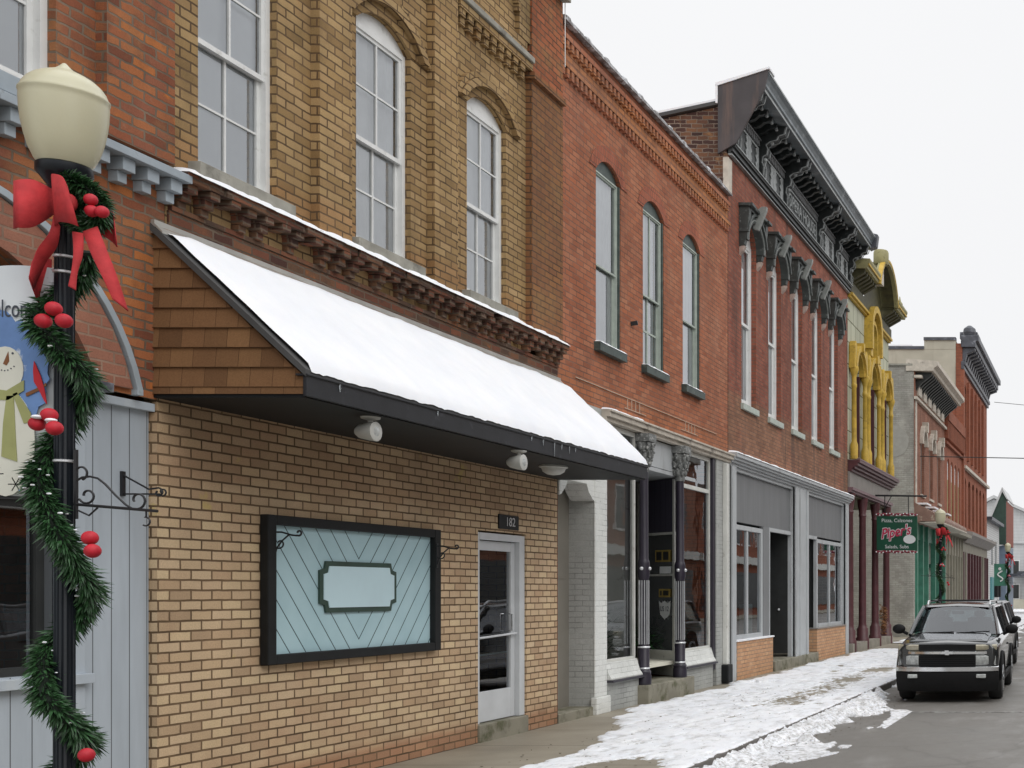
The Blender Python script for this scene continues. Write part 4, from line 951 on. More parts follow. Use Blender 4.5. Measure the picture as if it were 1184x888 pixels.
for yb in BK:
    o = MB().prism([(X+.05+p, q) for p, q in bk], 1, yb-.10, yb+.10).build('bracket', 'cornblack', co, bevel=.01)
    m = MB()
    for e in (-.105, .085):
        pr = [(X+.065+p*1.02, q) for p, q in bk[1:-1]]
        for (p, q), (r_, s_) in zip(pr, pr[1:]): m.tube([(p, yb+e+.01, q), (r_, yb+e+.01, s_)], .011, 5)
    m.ball((X+.30, yb, 10.93), .05, 8, 6); m.ball((X+.16, yb, 10.58), .045, 8, 6)
    m.build('bracket_edge', 'corngrey', o)
y = Y0+.3
while y < Y1-.1:
    if all(abs(y-b) > .17 for b in BK): MB().prism([(X+.06, 11.235), (X+.48, 11.235), (X+.46, 11.16), (X+.30, 11.12), (X+.22, 11.05), (X+.06, 11.0)], 1, y-.05, y+.05).build('modillion', 'cornblack', co, bevel=.006); MB().lathe([(.02, 0), (.035, .02), (.012, .09)], (X+.45, y, 11.10), 8).build('pendant', 'corngrey', co, smooth=True)
    y += .34
m = MB(); y = Y0+.15
while y < Y1-.1: m.box(X+.06, X+.10, y, y+.05, 10.80, 10.92); y += .115
m.box(X+.05, X+.115, Y0+.05, Y1, 10.93, 10.96); m.build('dentil_row', 'midgrey', co)
edges = [Y0+.05]+BK+[Y1-.03]
for k in range(1, len(edges)-2):
    a, b = edges[k]+.17, edges[k+1]-.17
    m = MB(); x0, x1 = X+.06, X+.085
    m.box(x0, x1, a, b, 10.72, 10.76); m.box(x0, x1, a, b, 10.25, 10.29); m.box(x0, x1, a, a+.04, 10.29, 10.72); m.box(x0, x1, b-.04, b, 10.29, 10.72)
    if k != 3:
        n = 2; w_ = (b-a)/n
        for q in range(n):
            c = a+w_*(q+.5)
            m.box(x0, x1, a+w_*(q+1)-.035, a+w_*(q+1)+.03, 10.29, 10.72) if q < n-1 else None
            for s in (-1, 1):
                m.prism([(c+s*(w_/2-.02), 10.29), (c+s*(.18), 10.29), (c+s*.13, 10.38), (c+s*.2, 10.46), (c+s*.12, 10.52), (c+s*.2, 10.6), (c+s*.14, 10.68), (c+s*.2, 10.72), (c+s*(w_/2-.02), 10.72)], 0, x0, x1-.004)
    m.build('frieze_panel', 'corngrey', co)
text('lettering', 'OPERA HOUSE', .40, (X+.062, 27.12, 10.505), 'corngrey', co, face='+X', ext=.02, sx=.92)
# window hoods
for a, b in W3:
    yc, h = (a+b)/2, (b-a)/2
    hd = MB(); ring(hd, X, .16, yc, h+.004, 8.72, .352, .15, 14, legs=.12); ring(hd, X, .20, yc, h+.12, 8.74, .46, .06, 14)
    for s in (-1, 1):
        e = yc+s*(h+.09); hd.prism([(X, 8.45), (X+.1, 8.5), (X+.16, 8.75), (X+.20, 9.1), (X+.20, 9.24), (X, 9.24)], 1, e-.07, e+.07)
        hd.box(X, X+.28, e-.11, e+.11, 9.24, 9.30)
    mould(hd, X, [(9.14, 9.20, .14), (9.20, 9.26, .19), (9.26, 9.32, .24)], yc-h-.02, yc+h+.02)
    hd.box(X-.0, X+.09, yc-h, yc+h, 8.98+.1, 9.14)
    o = hd.build('window_hood', 'hood', B3, bevel=.006)
    MB().prism([(X+.10, 8.98), (X+.20, 8.95), (X+.36, 9.34), (X+.37, 9.42), (X+.27, 9.42), (X+.10, 9.3)], 1, yc-.05, yc+.05).build('keystone', 'hoodlight', o, bevel=.006)
    m = MB(); m.box(X+.14, X+.20, yc-h-.02, yc+h+.02, 9.325, 9.34); ring(m, X+.16, .008, yc, h+.05, 8.72, .40, .02, 14, legs=.1); m.build('hood_trim', 'hoodlight', o)
    for s in (-1, 1): MB().prism([(X, 8.3), (X+.07, 8.38), (X+.11, 8.47), (X, 8.47)], 1, yc+s*(h+.09)-.055, yc+s*(h+.09)+.055).build('corbel_stone', 'terra', o)
    window(B3, X, a, b, 5.42, 8.72, .35, depth=.11, fm='white_wood', cols=1, rows=(1, 1), fw=.10, sash=.05, cloth='curtain', cdepth=.072, sill=(.06, .12, .05), sm='pale_green')
# storefront
m = MB(); mould(m, X, [(4.12, 4.17, .05), (4.17, 4.22, .10), (4.22, 4.27, .15), (4.27, 4.355, .19)], Y0-.04, Y1)
m.build('storefront_cornice', 'lightgrey', B3, bevel=.005)
snowstrip(X+.0, X+.20, Y0, Y1-.02, 4.355, .05, seed=14).build('cornice_snow', 'snow', B3, smooth=True)
def flatcol(a, b, par=B3):
    m = MB(); m.box(X-.1, X+.05, a, b, .0, 4.12); m.box(X+.0, X+.08, a+.0, a+.12 if b-a > .3 else b, .0, 4.11)
    if b-a > .6: m.box(X+.0, X+.08, b-.14, b, .0, 4.11); m.box(X, X+.065, a+.42, a+.6, 0, 4.1)
    return m.build('pilaster', 'lightgrey', par, bevel=.006)
flatcol(21.99, 22.32); flatcol(26.55, 27.7); flatcol(31.75, 32.2)
for a, b in ((22.32, 26.55), (27.7, 31.75)):
    MB().box(X-.3, X-.06, a, b, 3.08, 4.12).build('transom_panel', 'panelboards', B3)
    MB().box(X-.08, X-.0, a, b, 4.05, 4.119).build('panel_moulding', 'lightgrey', B3)
def win3(a, b, z0, z1, tall, deep=0):
    m = MB(); x = X-.04; m.box(x-.08, x, a, a+.09, z0, z1); m.box(x-.08, x, b-.13, b, z0, z1); m.box(x-.08, x, a+.09, b-.13, z1-.09, z1); m.box(x-.08, x+.02, a+.09, b-.13, z0, z0+.10)
    c = (a+b)/2; m.box(x-.07, x-.01, c-.05, c+.05, z0+.1, z1-.09)
    w = m.build('shop_window', 'lightgrey', B3, bevel=.004); MB().face([(x-.04, a, z0), (x-.04, b, z0), (x-.04, b, z1), (x-.04, a, z1)]).build('glass', 'glassdark', w)
win3(22.32, 24.35, .76, 3.02, 1); win3(28.95, 31.75, .80, 3.02, 1)
MB().box(X-.12, X-.03, 24.35, 24.75, .2, 3.08).build('grey_post', 'midgrey', B3)
m = MB(); m.box(X-.9, X+.06, 22.32, 24.75, 0, .74); m.build('bulkhead', 'brick_bulk', B3)
MB().box(X-.2, X+.085, 22.3, 24.78, .741, .775).build('bulkhead_cap', 'snow', B3, bevel=.008)
m = MB(); m.box(X-.9, X+.05, 28.6, 31.76, 0, .78); m.build('bulkhead', 'brick_bulk', B3)
MB().box(X-.2, X+.07, 28.58, 31.78, .781, .81).build('bulkhead_cap', 'taupe', B3)
MB().box(X-1.2, X+.10, 24.8, 28.58, -.02, .22).build('entrance_step', 'mossconc', B3, bevel=.015)
def door3(a, b, mat='darkdoor'):
    m = MB(); m.box(X-.1, X-.02, a, a+.06, .22, 3.08); m.box(X-.1, X-.02, b-.06, b, .22, 3.08); m.box(X-.1, X-.02, a+.06, b-.06, 3.0, 3.08)
    f = m.build('door_frame', 'lightgrey', B3); return f
door3(24.75, 26.55); door3(27.7, 28.9)
# the recessed doorway walls
m = MB(); m.box(X-1.1, X-1.04, 24.35, 28.95, .22, 3.1); m.box(X-1.04, X-.12, 24.40, 24.44, .22, 3.1); m.build('recess_wall', 'darkdoor', B3)
o = MB().box(X-1.04, X-.1, 26.5, 26.54, .3, 3.05).build('door', 'darkdoor', B3)
MB().ball((X-.3, 26.47, 1.3), .03, 8, 6).build('knob', 'silver', o)
MB().box(X-1.04, X-.1, 28.9, 28.94, .3, 3.05).build('door', 'darkdoor', B3)
MB().box(X-1.1, X-.1, 24.35, 28.95, 3.1, 3.14).build('recess_ceiling', 'midgrey', B3)
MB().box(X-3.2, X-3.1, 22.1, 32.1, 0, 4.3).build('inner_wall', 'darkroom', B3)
MB().box(X-.35, X-.2, 23.75, 24.15, .8, 1.45).build('window_poster', 'plaque', B3)

# ================================================================== B4: mustard and olive Victorian building
B4 = thing('victorian_building', 'narrow olive cream building with mustard yellow arches and maroon columns', 'building', (FX, 35.3, 0))
Y0, Y1 = 32.27, 38.4; yc0 = 35.3
m = MB(); wall(m, X, Y0, Y1, 5.4, 10.35, [(32.75, 33.75, 5.6, 8.0, .5), (34.7, 35.9, 5.6, 8.0, .5), (36.9, 37.9, 5.6, 8.0, .5), (34.95, 35.65, 8.95, 10.0, .3)], .3)
shell(m, Y0, Y1, 10.35, z0=4.4); m.box(-19, X-1.6, Y0, Y1, 0, 4.4); m.build('wall', 'oliveblock', B4)
def arch4(ya, yb, zs, th=.16, pr=.22):
    m = MB(); ring(m, X, pr, (ya+yb)/2, (yb-ya)/2, zs, (yb-ya)/2, th, 16); ring(m, X, pr-.07, (ya+yb)/2, (yb-ya)/2-.09, zs, (yb-ya)/2-.09, .085, 16); m.prism([((ya+yb)/2-.07, zs+(yb-ya)/2-.02), ((ya+yb)/2+.07, zs+(yb-ya)/2-.02), ((ya+yb)/2+.1, zs+(yb-ya)/2+th+.08), ((ya+yb)/2-.1, zs+(yb-ya)/2+th+.08)], 0, X, X+pr+.05); return m.build('arch', 'yellow', B4)
for a, b in ((32.62, 33.86), (34.6, 35.98), (36.8, 38.05)): arch4(a, b, 7.95)
m = MB(); ring(m, X, .26, 35.3, .62, 9.55, .62, .2, 18, legs=.6); ring(m, X, .16, 35.3, .42, 9.4, .42, .12, 16, legs=.45); m.build('central_arch', 'yellow', B4)
m = MB(); m.box(X, X+.2, 34.55, 34.85, 8.75, 9.0); m.box(X, X+.2, 35.75, 36.05, 8.75, 9.0); m.build('arch_foot', 'yellow', B4)
for y in (32.5, 33.98, 34.48, 36.1, 36.68, 38.15):
    m = MB(); c = (X+.13, y, 5.42); m.lathe([(.11, 0), (.11, .40), (.075, .5), (.07, .7), (.065, 2.0), (.08, 2.02), (.08, 2.1), (.065, 2.12), (.065, 2.3), (.10, 2.42), (.135, 2.52), (.12, 2.6)], c, 12); m.build('colonnette', 'yellow', B4, smooth=True)
    MB().prism([(y-.15, 7.95), (y+.15, 7.95), (y+.10, 8.6), (y, 8.75), (y-.10, 8.6)], 0, X, X+.2).build('spandrel', 'yellow', B4, bevel=.03)
for a, b in ((32.75, 33.75), (34.7, 35.9), (36.9, 37.9)):
    MB().box(X-.28, X+.02, b-.04, b+.03, 5.61, 7.95).build('window_jamb', 'maroon', B4)
    w = MB().box(X-.36, X-.28, a, b, 5.5, 8.5).build('window', 'maroon', B4); MB().box(X-.275, X-.27, a+.12, b-.12, 5.8, 7.9).build('glass', 'glassdark', w)
w = MB().box(X-.36, X-.28, 34.9, 35.7, 8.9, 10.35).build('window', 'olivedark', B4)
m = MB(); mould(m, X, [(9.92, 9.98, .08), (9.98, 10.05, .14)], Y0, 34.6); m.build('string_course', 'yellow', B4); m = MB(); mould(m, X, [(9.92, 9.98, .08), (9.98, 10.05, .14)], 36.0, Y1); m.build('string_course', 'yellow', B4)
m = MB(); m.box(X-.02, X+.10, Y0, Y1, 10.06, 10.36); y = Y0+.1
while y < Y1-.1:
    if abs(y-35.42) > 1.35: m.prism([(X, 10.36), (X+.45, 10.62), (X+.45, 10.72), (X, 10.72)], 1, y, y+.14)
    y += .3
m.build('modillion_row', 'olivedark', B4)
for a, b in ((Y0, 33.9), (36.94, Y1+.08)):
    m = MB(); m.prism([(X, 10.72), (X+.54, 10.72), (X+.56, 10.80), (X+.62, 10.92), (X+.62, 10.98), (X, 11.02)], 1, a, b); m.build('cornice', 'olive', B4)
    m = MB(); m.box(X+.57, X+.605, a, b+.01, 10.80, 10.85); m.build('cornice_stripe', 'yellow', B4)
yc1 = 35.42; m = MB(); ring(m, X, .48, yc1, 1.36, 10.72, .92, .08, 20); m.build('pediment_soffit', 'olivedark', B4); m = MB(); ring(m, X+.44, .16, yc1, 1.38, 10.72, .94, .12, 20); m.build('arched_pediment', 'olive', B4)
m = MB(); ring(m, X+.5, .115, yc1, 1.44, 10.72, 1.0, .07, 20); m.build('pediment_stripe', 'yellow', B4)
m = MB(); m.face([(X+.08, p, q) for p, q in arc(yc1, 1.35, 10.36, 1.28, 16)]); m.build('pediment_back', 'olivedark', B4)
m = MB(); m.lathe([(.10, 0), (.11, .08), (.2, .11), (.23, .18), (.23, .46), (.2, .53), (.08, .56)], (X+.46, 34.72, 11.38), 14); m.build('finial', 'olive', B4, smooth=True)
m = MB(); m.box(X+.2, X+.5, 34.5, 34.95, 10.9, 11.4); m.build('finial_base', 'creamstone', B4)
m = MB(); m.lathe([(.05, 0), (.1, .05), (.04, .14), (.01, .3)], (X+.5, 37.7, 11.0), 10); m.build('finial', 'olive', B4, smooth=True)
# maroon storefront
m = MB(); mould(m, X, [(5.06, 5.14, .12), (5.14, 5.22, .20), (5.22, 5.30, .28), (5.30, 5.38, .34)], Y0, Y1+.12); m.build('storefront_cornice', 'maroon', B4, bevel=.01)
m = MB(); m.box(X+.26, X+.345, Y0, Y1+.1, 5.381, 5.42); m.box(X+.15, X+.205, Y0, Y1+.1, 5.15, 5.18); m.build('cornice_trim', 'maroonlight', B4)
m = MB(); m.box(X-.35, X+.06, Y0, Y1, 4.62, 5.06); m.build('frieze', 'taupe', B4)
m = MB(); mould(m, X, [(4.48, 4.54, .10), (4.54, 4.62, .15)], Y0, Y1+.02, back=.35); m.build('lintel', 'maroonlight', B4)
for y in (32.6, 34.35, 36.25, 38.12):
    m = MB(); c = (X-.02, y, .0); m.lathe([(.2, 0), (.2, .32), (.17, .36), (.17, .6), (.13, .66), (.115, .75), (.10, 3.9), (.12, 3.95), (.1, 4.0), (.15, 4.3), (.16, 4.47)], c, 14); m.build('column', 'maroon', B4, smooth=True)
m = MB(); m.box(X-.12, X-.08, 33.2, 33.26, .3, 4.4); m.box(X-1.6, X-1.5, Y0, 36.5, .25, 4.5); m.box(X-.6, X-.5, 33.3, 34.0, .3, 4.4); m.build('recessed_front', 'maroon', B4)
MB().box(X-1.5, X-1.48, 33.2, 36.3, .9, 3.6).build('glass', 'glassdark', B4)
MB().box(X-1.7, X+.15, Y0, 38.45, -.02, .25).build('porch_step', 'concrete', B4)
MB().box(X-1.7, X, Y0, Y1, 4.42, 4.47).build('porch_ceiling', 'olivedark', B4)
t = thing('dried_wreath', 'round brown dried wreath leaning low between the maroon columns', 'wreath', (X+.2, 36.6, .25))
m = MB(); m2 = []
for k in range(500):
    a = random.uniform(0, 6.28); r = .3+random.gauss(0, .07); p = Vector((X+.12+random.gauss(0, .05), 36.9+r*math.sin(a), .85+r*math.cos(a))); d = Vector((random.gauss(0, 1), random.gauss(0, 1), random.gauss(0, 1))).normalized()*.07; s_ = d.cross(Vector((1, .2, 0))).normalized()*.012
    m.face([p-d, p+s_, p+d, p-s_])
m.build('twigs', paint('dried orange brown twigs', (.25, .12, .05), .4, 20, .9, bmp=0), t)

# ================================================================== B5
B5 = thing('corner_brick_building', 'red brick building with parged grey side wall, cream cornice and green storefront', 'building', (FX, 47.8, 0))
Y0, Y1 = 43.6, 52.0
WB = [(45.2, 46.1), (47.5, 48.4), (49.8, 50.7)]
m = MB(); wall(m, FX, Y0, Y1, 4.9, 9.0, [(a, b, 5.5, 7.6, .4) for a, b in WB], .2); m.box(FX-.295, FX+.02, Y0+.02, Y1-.02, 9.001, 10.19); m.build('wall', 'brick_tan', B5)
m = MB(); m.box(-19, FX-.3, Y0, Y1, 0, 10.2); m.box(FX-.3, FX-.01, Y0, Y0+.3, 0, 10.2); m.box(FX-.3, FX-.01, Y1-.3, Y1-.01, 0, 10.1); m.build('side_wall', 'brick_parged', B5)
MB().box(-19, FX-.05, Y0-.05, Y0+.3, 10.2, 10.27).build('side_coping', 'stone', B5)
m = MB(); m.lathe([(.55, -.012), (.60, -.012), (.60, 0)], (-7.9, Y0, 7.35), 28, axis=1); m.build('round_patch', paint('lighter mortar ring', (.34, .33, .3), .1, 5, .9), B5)
m = MB(); m.box(FX, FX+.04, Y0+.2, Y0+.5, 4.9, 9.1); m.build('quoin', 'creamstone', B5)
cn_ = MB(); mould(cn_, FX, [(8.95, 9.05, .12), (9.75, 9.85, .3)], Y0, Y1); cn_.prism([(FX-.3, 10.0), (FX+.72, 10.0), (FX+.75, 10.1), (FX+.90, 10.2), (FX+.90, 10.36), (FX-.3, 10.46)], 1, Y0-.04, Y1); cn_ = cn_.build('cornice', 'creamstone', B5)
m = MB(); y = Y0+.3
while y < Y1-.2: m.prism([(FX, 9.3), (FX+.25, 9.6), (FX+.62, 9.9), (FX+.62, 10.0), (FX, 10.0)], 1, y, y+.16); y += .42
m.build('bracket_row', 'cornblack', cn_)
for k in range(6):
    a = Y0+.5+k*1.25; m = MB(); m.box(FX+.0, FX+.12, a, a+.75, 9.15, 9.6); m.build('frieze_block', 'creamstone', cn_, bevel=.03)
for a, b in WB:
    yc, h = (a+b)/2, (b-a)/2
    m = MB(); ring(m, FX, .14, yc, h+.01, 7.6, .41, .22, 10, legs=.15); m.box(FX, FX+.24, yc-.12, yc+.12, 7.95, 8.35); o = m.build('window_hood', 'creamstone', B5)
    window(B5, FX, a, b, 5.5, 7.6, .4, depth=.12, fm='taupe', cols=1, rows=(1, 1), fw=.08, sill=(.06, .1, .05), sm='creamstone')
m = MB(); m.prism([(FX-.1, 5.12), (FX+.95, 4.55), (FX+1.0, 4.45), (FX+1.0, 4.35), (FX-.1, 4.3)], 1, Y0+.1, Y1); o = m.build('canopy', 'awnbrown', B5)
for k in range(4): MB().box(FX+.02, FX+.4, Y0+.6+k*2, Y0+1.7+k*2, 5.02, 5.09).build('snow_patch', 'snow', o)
m = MB(); m.box(FX+.2, FX+1.01, Y0+.1, Y1, 4.30, 4.349); m.build('canopy_edge', 'creamstone', o)
m = MB(); m.box(FX-.5, FX-.02, Y0+.3, Y1, 3.7, 4.3); m.box(FX-.4, FX-.1, Y0+.3, Y1, 0, .6); m.box(FX-.5, FX-.35, Y0+.3, Y1, .6, 3.7)
for y in (43.9, 45.3, 46.6, 48.6, 50.0, 51.6): m.box(FX-.12, FX+.08, y, y+.22, 0, 4.29)
for y in (44.2, 48.9): m.box(FX-.3, FX-.1, y, y+1.0, 2.7, 2.85)
m.build('storefront', 'green', B5)
for a, b in ((44.15, 45.25), (45.55, 46.55), (48.85, 49.95), (50.25, 51.55)): MB().box(FX-.34, FX-.33, a, b, .7, 3.65).build('glass', 'glassdark', B5)
MB().box(FX-.34, FX-.3, 46.9, 48.5, .1, 3.65).build('door', 'darkdoor', B5)

# ================================================================== B6
B6 = thing('low_brick_building', 'orange red brick building with corbelled parapet and four pale topped windows', 'building', (FX, 55, 0))
Y0, Y1 = 52.02, 58.38
WB = [(52.9+1.32*k, 53.65+1.32*k) for k in range(4)]
m = MB(); wall(m, FX, Y0, Y1, 4.6, 9.4, [(a, b, 4.8, 7.6, .2) for a, b in WB], .15); shell(m, Y0, Y1, 9.9)
m.box(FX-.25, FX+.2, Y0, Y1, 9.4, 9.9)
m.box(FX, FX+.12, Y0, Y1, 8.35, 8.45); y = Y0
while y < Y1-.1: m.box(FX, FX+.16, y, y+.13, 8.6, 9.39); y += .27
m.build('wall', 'brick_bright', B6)
for a, b in WB: window(B6, FX, a, b, 4.8, 7.6, .2, depth=.08, fm='white_wood', cols=1, rows=(1, 1), zm=6.9, fw=.06, cloth='curtain')
m = MB()
for a, b in WB: MB().box(FX-.12, FX-.06, a+.05, b-.05, 4.85, 6.85).build('window_board', 'olive', B6)
m = MB(); m.box(FX-.4, FX+.5, Y0, Y1, 4.35, 4.5); m.box(FX-.3, FX+.02, Y0, Y1, 3.4, 4.35)
for k in range(7): m.box(FX-.2, FX+.08, Y0+k*1.02, Y0+k*1.02+.18, 0, 4.3)
m.box(FX-.35, FX-.15, Y0, Y1, 0, 3.4); m.build('storefront', 'creampaint', B6)
for k in (1, 3, 5): MB().box(FX-.145, FX-.13, Y0+k*1.02+.2, Y0+k*1.02+1.0, .5, 2.9).build('glass', 'glassdark', B6)
snowstrip(FX, FX+.5, Y0, Y1, 4.5, .07, ny=30, seed=21).build('canopy_snow', 'snow', B6, smooth=True)

# ================================================================== B7
B7 = thing('tall_brick_building', 'tall orange red brick building with a dark slate cornice at the end of the row', 'building', (FX, 64.5, 0))
Y0, Y1 = 58.4, 71.0
WU = [(59.3+1.85*k, 60.35+1.85*k) for k in range(6)]
m = MB(); wall(m, FX, Y0, Y1, 4.6, 13.2, [(a, b, 8.7, 12.0, .35) for a, b in WU]+[(a, b, 5.0, 7.3, .25) for a, b in WU], .25)
m.box(FX-.3, FX+.02, Y0+.02, Y1, 13.201, 14.2); m.box(FX-.3, FX+.1, Y0-.02, Y0+.5, 4.6, 13.2)
for k in range(5): m.box(FX, FX+.12, WU[k][1]+.2, WU[k+1][0]-.2, 8.5, 12.6)
m.build('wall', 'brick_bright', B7)
m = MB(); m.box(-19, FX-.31, Y0, Y1, 0, 11.9); m.build('side_wall', 'brick_bright', B7)
m = MB(); m.box(-19, FX-.31, Y0+.01, Y1, 11.9, 13.9); m.box(-9.0, FX-.31, Y0, Y1, 13.9, 14.35); m.build('stucco_parapet', 'stucco', B7)
m = MB(); m.box(-19, -9.0, Y0-.05, Y0+.3, 13.9, 14.05); m.box(-9.02, FX-.3, Y0-.06, Y0+.3, 14.35, 14.5); m.build('side_coping', 'slate', B7)
m = MB(); m.box(-18, -15.2, Y0-.04, Y0+.2, 14.051, 14.12); m.box(-14, -9.6, Y0-.04, Y0+.2, 14.051, 14.12); m.build('coping_snow', 'snow', B7)
m = MB(); mould(m, FX, [(12.9, 13.1, .12), (13.1, 13.3, .2), (14.0, 14.3, .7), (14.3, 14.6, .85)], Y0-.05, Y1+.05); y = Y0+.1
while y < Y1-.2: m.prism([(FX, 13.3), (FX+.15, 13.35), (FX+.25, 13.7), (FX+.65, 13.85), (FX+.65, 14.0), (FX, 14.0)], 1, y, y+.35); y += .8
m.lathe([(.28, 0), (.34, .2), (.3, .4), (.1, .55)], (FX+.35, Y0+.35, 14.6), 10); m.lathe([(.28, 0), (.34, .2), (.3, .4), (.1, .55)], (FX+.35, Y1-.35, 14.6), 10)
m.box(FX-.2, FX+.7, Y0+.8, Y0+2.4, 14.6, 14.95)
m.build('cornice', 'slate', B7, bevel=.02)
for a, b in WU:
    for z0, z1 in ((8.7, 12.0), (5.0, 7.3)):
        w = MB().box(FX-.34, FX-.24, a, b, z0, z1+.4).build('window', 'maroonlight' if z0 > 6 else 'taupe', B7); MB().box(FX-.235, FX-.23, a+.1, b-.1, z0+.1, z1+.2).build('glass', 'glassdark', w)
m = MB(); m.box(FX, FX+.18, Y0+.3, Y1, 7.95, 8.1); m.build('string_course', 'creamstone', B7)
m = MB(); m.prism([(FX-.1, 4.2), (FX+.15, 4.2), (FX+.55, 4.55), (FX+.55, 4.7), (FX-.1, 4.8)], 1, Y0, Y1+.3); m.build('storefront_cornice', 'taupe', B7)
m = MB(); m.box(FX-.3, FX+.02, Y0, Y1, 3.7, 4.2); m.build('frieze', 'creampaint', B7)
m = MB(); m.box(FX-.5, FX-.3, Y0, Y1, 0, 3.7)
for k in range(10): m.box(FX-.25, FX+.1, Y0+.1+k*1.36, Y0+.35+k*1.36, 0, 3.7)
m.build('storefront', 'maroon', B7)
m = MB(); m.box(FX-.25, FX+.12, Y0+.9, Y0+1.2, 0, 3.69); m.build('pale_pilaster', 'creampaint', B7)
m = MB(); m.box(FX-.25, FX+.12, Y0+9.5, Y0+9.9, 0, 3.69); m.build('pale_pilaster', 'creampaint', B7)

# ================================================================== beyond the row
t = thing('siding_building', 'low pale grey sided building with teal door beyond the brick row', 'building', (FX, 75, 0))
m = MB(); wall(m, FX-.05, 71.4, 80, 0, 6.1, [(74.2, 75.6, 3.4, 5.0, 0), (76.8, 78.2, 3.4, 5.0, 0)], .1); shell(m, 71.4, 80, 6.1, X=FX-.05); m.build('wall', 'clap', t)
MB().box(FX-.4, FX+.3, 71.3, 80.0, 6.1, 6.3).build('eave', 'slate', t); MB().box(FX-.06, FX+.04, 73.6, 75.3, 0, 2.6).build('door', 'teal', t)
for a in (74.2, 76.8): MB().box(FX-.15, FX-.12, a, a+1.4, 3.4, 5.0).build('window', 'glassdark', t)
for y in (76.2, 78.2): MB().box(FX-.03, FX+.2, y, y+.4, 1.3, 2.2).build('wall_lantern', 'black', t)
t = thing('gabled_building', 'slate blue building with steep dark green gable and red brown upper wall', 'building', (FX, 84, 0))
m = MB(); wall(m, -6.75, 81, 87.5, 0, 4.9, [(81.8, 83.2, 3.0, 4.3, 0), (84.2, 85.6, 3.0, 4.3, 0)], .1); shell(m, 81, 87.5, 4.9, X=-6.75, back=-12); m.build('wall', 'bluegrey', t)
for a in (81.8, 84.2): MB().box(-6.9, -6.86, a, a+1.4, 3.0, 4.3).build('window', 'pale_green', t)
m = MB(); m.box(-7.0, -6.73, 81, 87.4, 4.95, 8.0); m.build('upper_wall', 'redshingle', t)
m = MB(); m.prism([(-8.6, 4.95), (-6.74, 4.95), (-6.74, 8.2), (-7.0, 8.6)], 1, 80.7, 80.95); m.build('gable', 'darkgreen', t)
m = MB(); m.prism([(-8.75, 4.9), (-8.55, 4.9), (-6.98, 8.65), (-7.0, 8.95)], 1, 80.6, 86.5); m.prism([(-7.0, 8.95), (-7.0, 8.65), (-6.68, 8.1), (-6.6, 8.1)], 1, 80.6, 86.5); m.build('roof_edge', 'siding', t)
MB().box(-6.7, -5.6, 82.5, 86.5, 2.75, 2.95).build('door_canopy', 'slate', t)
t = thing('white_house', 'white sided house with grey gable roof across the far corner', 'house', (-8, 118, 0))
m = MB(); m.prism([(-17, 0), (-3.0, 0), (-3.0, 7.3), (-10.5, 10.6), (-17, 7.3)], 1, 112, 124); m.build('wall', 'clap', t)
m = MB(); m.prism([(-17.5, 7.1), (-10.5, 10.65), (-2.6, 7.15), (-2.6, 7.4), (-10.5, 10.95), (-17.5, 7.4)], 1, 111.6, 124.4); m.build('roof', 'siding', t)
m = MB(); m.box(-17, -3.0, 111.8, 112, 6.3, 6.5); m.build('cornice_board', 'siding', t)
for x, z in ((-8.9, 3.2), (-6.4, 3.2), (-6.4, .9), (-8.9, .9)):
    w = MB().box(x, x+.9, 111.93, 111.99, z, z+1.5).build('window', 'white_wood', t); MB().box(x+.1, x+.8, 111.91, 111.925, z+.1, z+1.4).build('glass', 'darkdoor', w)
MB().box(-9, -3, 110.8, 112, 0, .9).build('porch_base', 'stucco', t)
m = MB(); m.prism([(-8.6, 3.0), (-3, 3.0), (-3.4, 3.5), (-8.0, 3.6)], 1, 110.2, 112); m.build('porch_roof', 'slate', t)
t = thing('signpost', 'small sign on a thin post at the far snowy corner', 'sign', (-6.0, 97.5, 0))
MB().lathe([(.04, 0), (.04, 2.4)], (-6.1, 97.5, 0), 8).build('post', 'slate', t); MB().box(-6.5, -5.7, 97.45, 97.52, 2.0, 3.1).build('board', 'bluegrey', t)
def tree(x, y, h, label):
    t = thing('bare_tree', label, 'tree', (x, y, 0), 'bare winter trees far off')
    m = MB()
    def br(p, d, l, r, n):
        q = p+d*l; m.tube([p, (p+q)/2+Vector((random.gauss(0, .04), random.gauss(0, .04), 0))*l, q], [r, r*.8, r*.6], 5)
        if n == 0: return
        for k in range(3 if n > 1 else 4):
            e = (d+Vector((random.gauss(0, .55), random.gauss(0, .55), random.gauss(.15, .3)))).normalized(); br(p+d*l*random.uniform(.6, 1), e, l*random.uniform(.6, .8), r*.58, n-1)
    m2 = MB().tube([(x, y, 0), (x+.1, y, h*.3)], [.25, .18], 8).build('trunk', 'bark', t)
    br(Vector((x+.1, y, h*.3)), Vector((0, 0, 1)), h*.22, .15, 4); m.build('crown', 'bark', t)
tree(-8.3, 140, 9, 'bare brown tree behind the white house at its right'); tree(-3.5, 150, 8, 'bare brown tree farther right beyond the white house')

# overhead wires
o = MB().tube([(FX, 45, 6.95), (-2, 45, 6.85), (3, 45, 6.9), (9, 45, 7.2)], .018, 6).build('overhead_wire', 'wire', smooth=True); tag(o, 'thin black cable crossing the street from the corner brick building', 'wire')
o = MB().tube([(FX+.5, 70.5, 13.2), (0, 72, 12.8), (10, 74, 13.3)], .016, 6).build('overhead_wire', 'wire', smooth=True); tag(o, 'high thin cable running right from the slate cornice of the tall building', 'wire')

